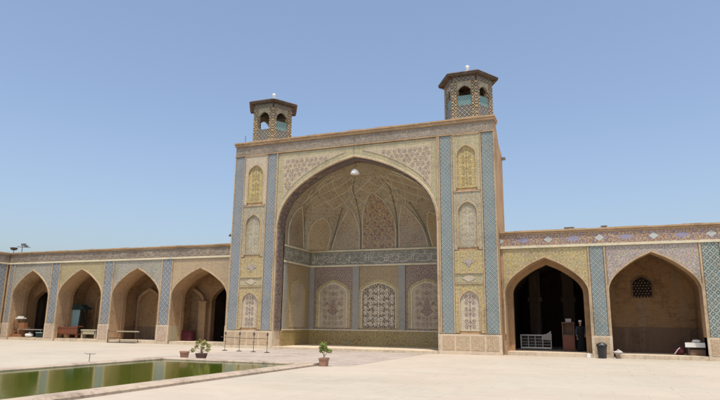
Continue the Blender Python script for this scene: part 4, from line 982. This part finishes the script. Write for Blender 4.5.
def person(loc, rz):
    """a standing figure in dark loose clothes: skinned body, separate clothing, cap"""
    t = thing('person', 'standing person in dark long clothes and a small white cap in the black bay', 'person', loc, rz)
    def skinned(name, pts, edges, mat, sub=2):
        me = bpy.data.meshes.new(name); me.from_pydata([p[:3] for p in pts], edges, []); o = bpy.data.objects.new(name, me); col.objects.link(o); o.parent = t
        sm = o.modifiers.new('skin', 'SKIN'); sm.use_smooth_shade = True
        for i, p in enumerate(pts):
            r = p[3] if isinstance(p[3], tuple) else (p[3], p[3]); me.skin_vertices[0].data[i].radius = r
        me.skin_vertices[0].data[0].use_root = True
        ss = o.modifiers.new('sub', 'SUBSURF'); ss.levels = sub; ss.render_levels = sub
        me.materials.append(mat); return o
    B = [(0, 0, .95, (.16, .12)), (0, 0, 1.15, (.15, .11)), (0, 0, 1.36, (.18, .11)), (0, 0, 1.46, (.07, .07)), (0, -.01, 1.53, (.055, .06)), (0, -.02, 1.6, (.075, .09)), (0, -.02, 1.68, (.08, .095)), (0, -.01, 1.73, (.05, .06)),
         (.19, 0, 1.38, .06), (.25, -.02, 1.12, .048), (.2, -.16, .93, .036), (.17, -.22, .9, .034),
         (-.19, 0, 1.38, .06), (-.26, .0, 1.12, .048), (-.25, -.06, .88, .036), (-.25, -.08, .82, .034),
         (.1, 0, .86, .09), (.11, -.02, .5, .062), (.11, .01, .1, .042), (.11, -.1, .04, .035), (.11, -.16, .035, .03),
         (-.1, 0, .86, .09), (-.11, .02, .5, .062), (-.12, .05, .1, .042), (-.12, -.06, .04, .035), (-.12, -.12, .035, .03)]
    E_ = [(0, 1), (1, 2), (2, 3), (3, 4), (4, 5), (5, 6), (6, 7), (2, 8), (8, 9), (9, 10), (10, 11), (2, 12), (12, 13), (13, 14), (14, 15), (0, 16), (16, 17), (17, 18), (18, 19), (19, 20), (0, 21), (21, 22), (22, 23), (23, 24), (24, 25)]
    body = skinned('body', B, E_, M['skin'])
    # hands: five short fingers rooted in each palm
    for s, (hx, hy, hz), dd in ((1, (.17, -.24, .9), (-.2, -.6, -.5)), (-1, (-.25, -.09, .8), (.0, -.25, -1))):
        d = Vector(dd).normalized(); sd = Vector((1, 0, 0)).cross(d).normalized().cross(d).normalized()
        pts = [(hx, hy, hz, .03), (hx + d.x * .06, hy + d.y * .06, hz + d.z * .06, (.036, .02))]; ed = [(0, 1)]
        for k, ln in enumerate((.07, .08, .075, .06)):
            off = sd * (-.03 + .02 * k); b0 = Vector((hx, hy, hz)) + d * .08 + off; i0 = len(pts)
            pts += [(*b0, .009), (*(b0 + d * ln * .5), .0085), (*(b0 + d * ln * .85 + Vector((0, .02, -.01))), .007)]; ed += [(1, i0), (i0, i0 + 1), (i0 + 1, i0 + 2)]
        i0 = len(pts); b0 = Vector((hx, hy, hz)) + d * .03 - sd * .04
        pts += [(*b0, .011), (*(b0 + d * .04 - sd * .012), .009)]; ed += [(0, i0), (i0, i0 + 1)]
        skinned('hand', pts, ed, M['skin'], 1)
    def robe(mb):
        n = 20; rows = [(.04, .27, .2), (.3, .25, .18), (.6, .235, .165), (.95, .215, .15), (1.2, .21, .145), (1.36, .235, .14), (1.43, .17, .11), (1.47, .085, .08)]
        vs = []; fs = []
        for j, (z, rx, ry) in enumerate(rows):
            for i in range(n):
                th = 2 * math.pi * i / n; k = 1 + (.07 * math.sin(5 * th) * max(0, 1 - z))
                vs.append((rx * k * math.cos(th), ry * k * math.sin(th) - .01, z))
        for j in range(len(rows) - 1):
            for i in range(n): fs.append((j * n + i, j * n + (i + 1) % n, (j + 1) * n + (i + 1) % n, (j + 1) * n + i))
        mb.add(vs, fs)
    P(robe, 'robe', M['chador'], t, smooth=True)
    P(lambda mb: (mb.tube([(.19, 0, 1.4), (.26, -.02, 1.12), (.21, -.14, .96)], .078, 10, .06), mb.tube([(-.19, 0, 1.4), (-.27, 0, 1.12), (-.26, -.05, .92)], .078, 10, .06)), 'sleeve', M['bluecloth'], t, smooth=True)
    P(lambda mb: mb.lathe([(.1, 0), (.105, .03), (.095, .075), (.05, .1), (0, .105)], (0, -.015, 1.69), 14), 'cap', M['white'], t, smooth=True)
    P(lambda mb: (mb.lathe([(0, -.02), (.015, 0), (0, .02)], (0, -.115, 1.625), 8)), 'nose', M['skin'], t, smooth=True)
    P(lambda mb: (mb.lathe([(0, -.01), (.01, 0), (0, .01)], (.032, -.103, 1.65), 8), mb.lathe([(0, -.01), (.01, 0), (0, .01)], (-.032, -.103, 1.65), 8)), 'eye', M['dark'], t, smooth=True)
    P(lambda mb: mb.box(-.025, .025, -.108, -.098, 1.585, 1.592), 'mouth', M['wood'], t)
    P(lambda mb: (mb.lathe([(0, -.025), (.012, 0), (0, .025)], (.083, -.01, 1.63), 8), mb.lathe([(0, -.025), (.012, 0), (0, .025)], (-.083, -.01, 1.63), 8)), 'ear', M['skin'], t, smooth=True)
    return t
person((22.1, 3.5, FL), R_(20))

o = thing('litter_bin', 'black plastic litter bin with domed lid before the tiled pier', 'litter bin', (23.17, .35, 0))
P(lambda mb: mb.lathe([(0, .0), (.2, 0), (.21, .05), (.24, .58), (.27, .6), (.27, .64), (0, .64)], n=20), 'bin_body', M['bin'], o, smooth=False)
P(lambda mb: mb.lathe([(.28, .641), (.28, .68), (.22, .76), (.1, .82), (0, .83)], n=20), 'lid', M['bin'], o, smooth=True)
P(lambda mb: mb.box(-.12, .12, -.262, -.2, .655, .72), 'flap', M['metal'], o)
o = thing('cloth_bundle', 'pale pinkish cloth bundle at the foot of the brown bay', 'bundle', (23.95, .62, FL))
P(lambda mb: (blob(mb, .26, .16, .2, 8)), 'bundle_body', M['bag'], o, smooth=True)
P(lambda mb: mb.lathe([(.04, 0), (.07, .04), (.03, .09)], (.02, 0, .17), 8), 'knot', M['bag'], o)
o = thing('paper_bag', 'small white paper bag on the step beside the tiled pier', 'bag', (22.5, .72, 0))
P(lambda mb: (mb.prism([(-.1, -.07), (.1, -.07), (.1, .07), (-.1, .07)], 0, .2, .8)), 'bag_body', M['white'], o, bevel=.01)
P(lambda mb: mb.tube([(-.05, -.05, .2), (0, -.05, .27), (.05, -.05, .2)], .006, 5), 'handle', M['white'], o)
o = thing('crate_table', 'small dark table with a white label board at the right edge of the brown bay', 'table', (27.85, 1.9, FL))
P(lambda mb: mb.box(-.5, .42, -.25, .25, .62, .68), 'table_top', M['dim'], o)
P(lambda mb: (mb.box(-.6, .36, -.27, -.252, .42, .66)), 'white_board', M['white'], o)
for x in (-.48, .36): P(lambda mb: (mb.box(x, x + .05, -.24, -.19, 0, .62), mb.box(x, x + .05, .19, .24, 0, .62)), 'leg', M['dark'], o)
P(lambda mb: mb.box(-.4, .34, -.2, .2, .0, .3), 'lower_shelf', M['dim'], o)
o = thing('white_papers', 'small heap of white papers on top of the small dark table', 'papers', (27.8, 1.85, FL + .685))
P(lambda mb: (mb.box(-.2, .15, -.12, .12, 0, .05), mb.box(-.16, .2, -.1, .13, .051, .09)), 'paper_stack', M['white'], o)
P(lambda mb: mb.box(-.14, .12, -.1, .1, .091, .12), 'top_sheet', M['white'], o)
o = thing('red_bundle', 'dark red cloth bundle on the floor left of the small table', 'bundle', (27.05, 2.1, FL))
P(lambda mb: blob(mb, .3, .22, .42, 9), 'bundle_body', M['red'], o, smooth=True)
P(lambda mb: mb.tube([(-.3, -.2, .05), (-.12, -.22, .3), (-.02, -.2, .38)], .03, 6), 'strap', M['bag'], o)
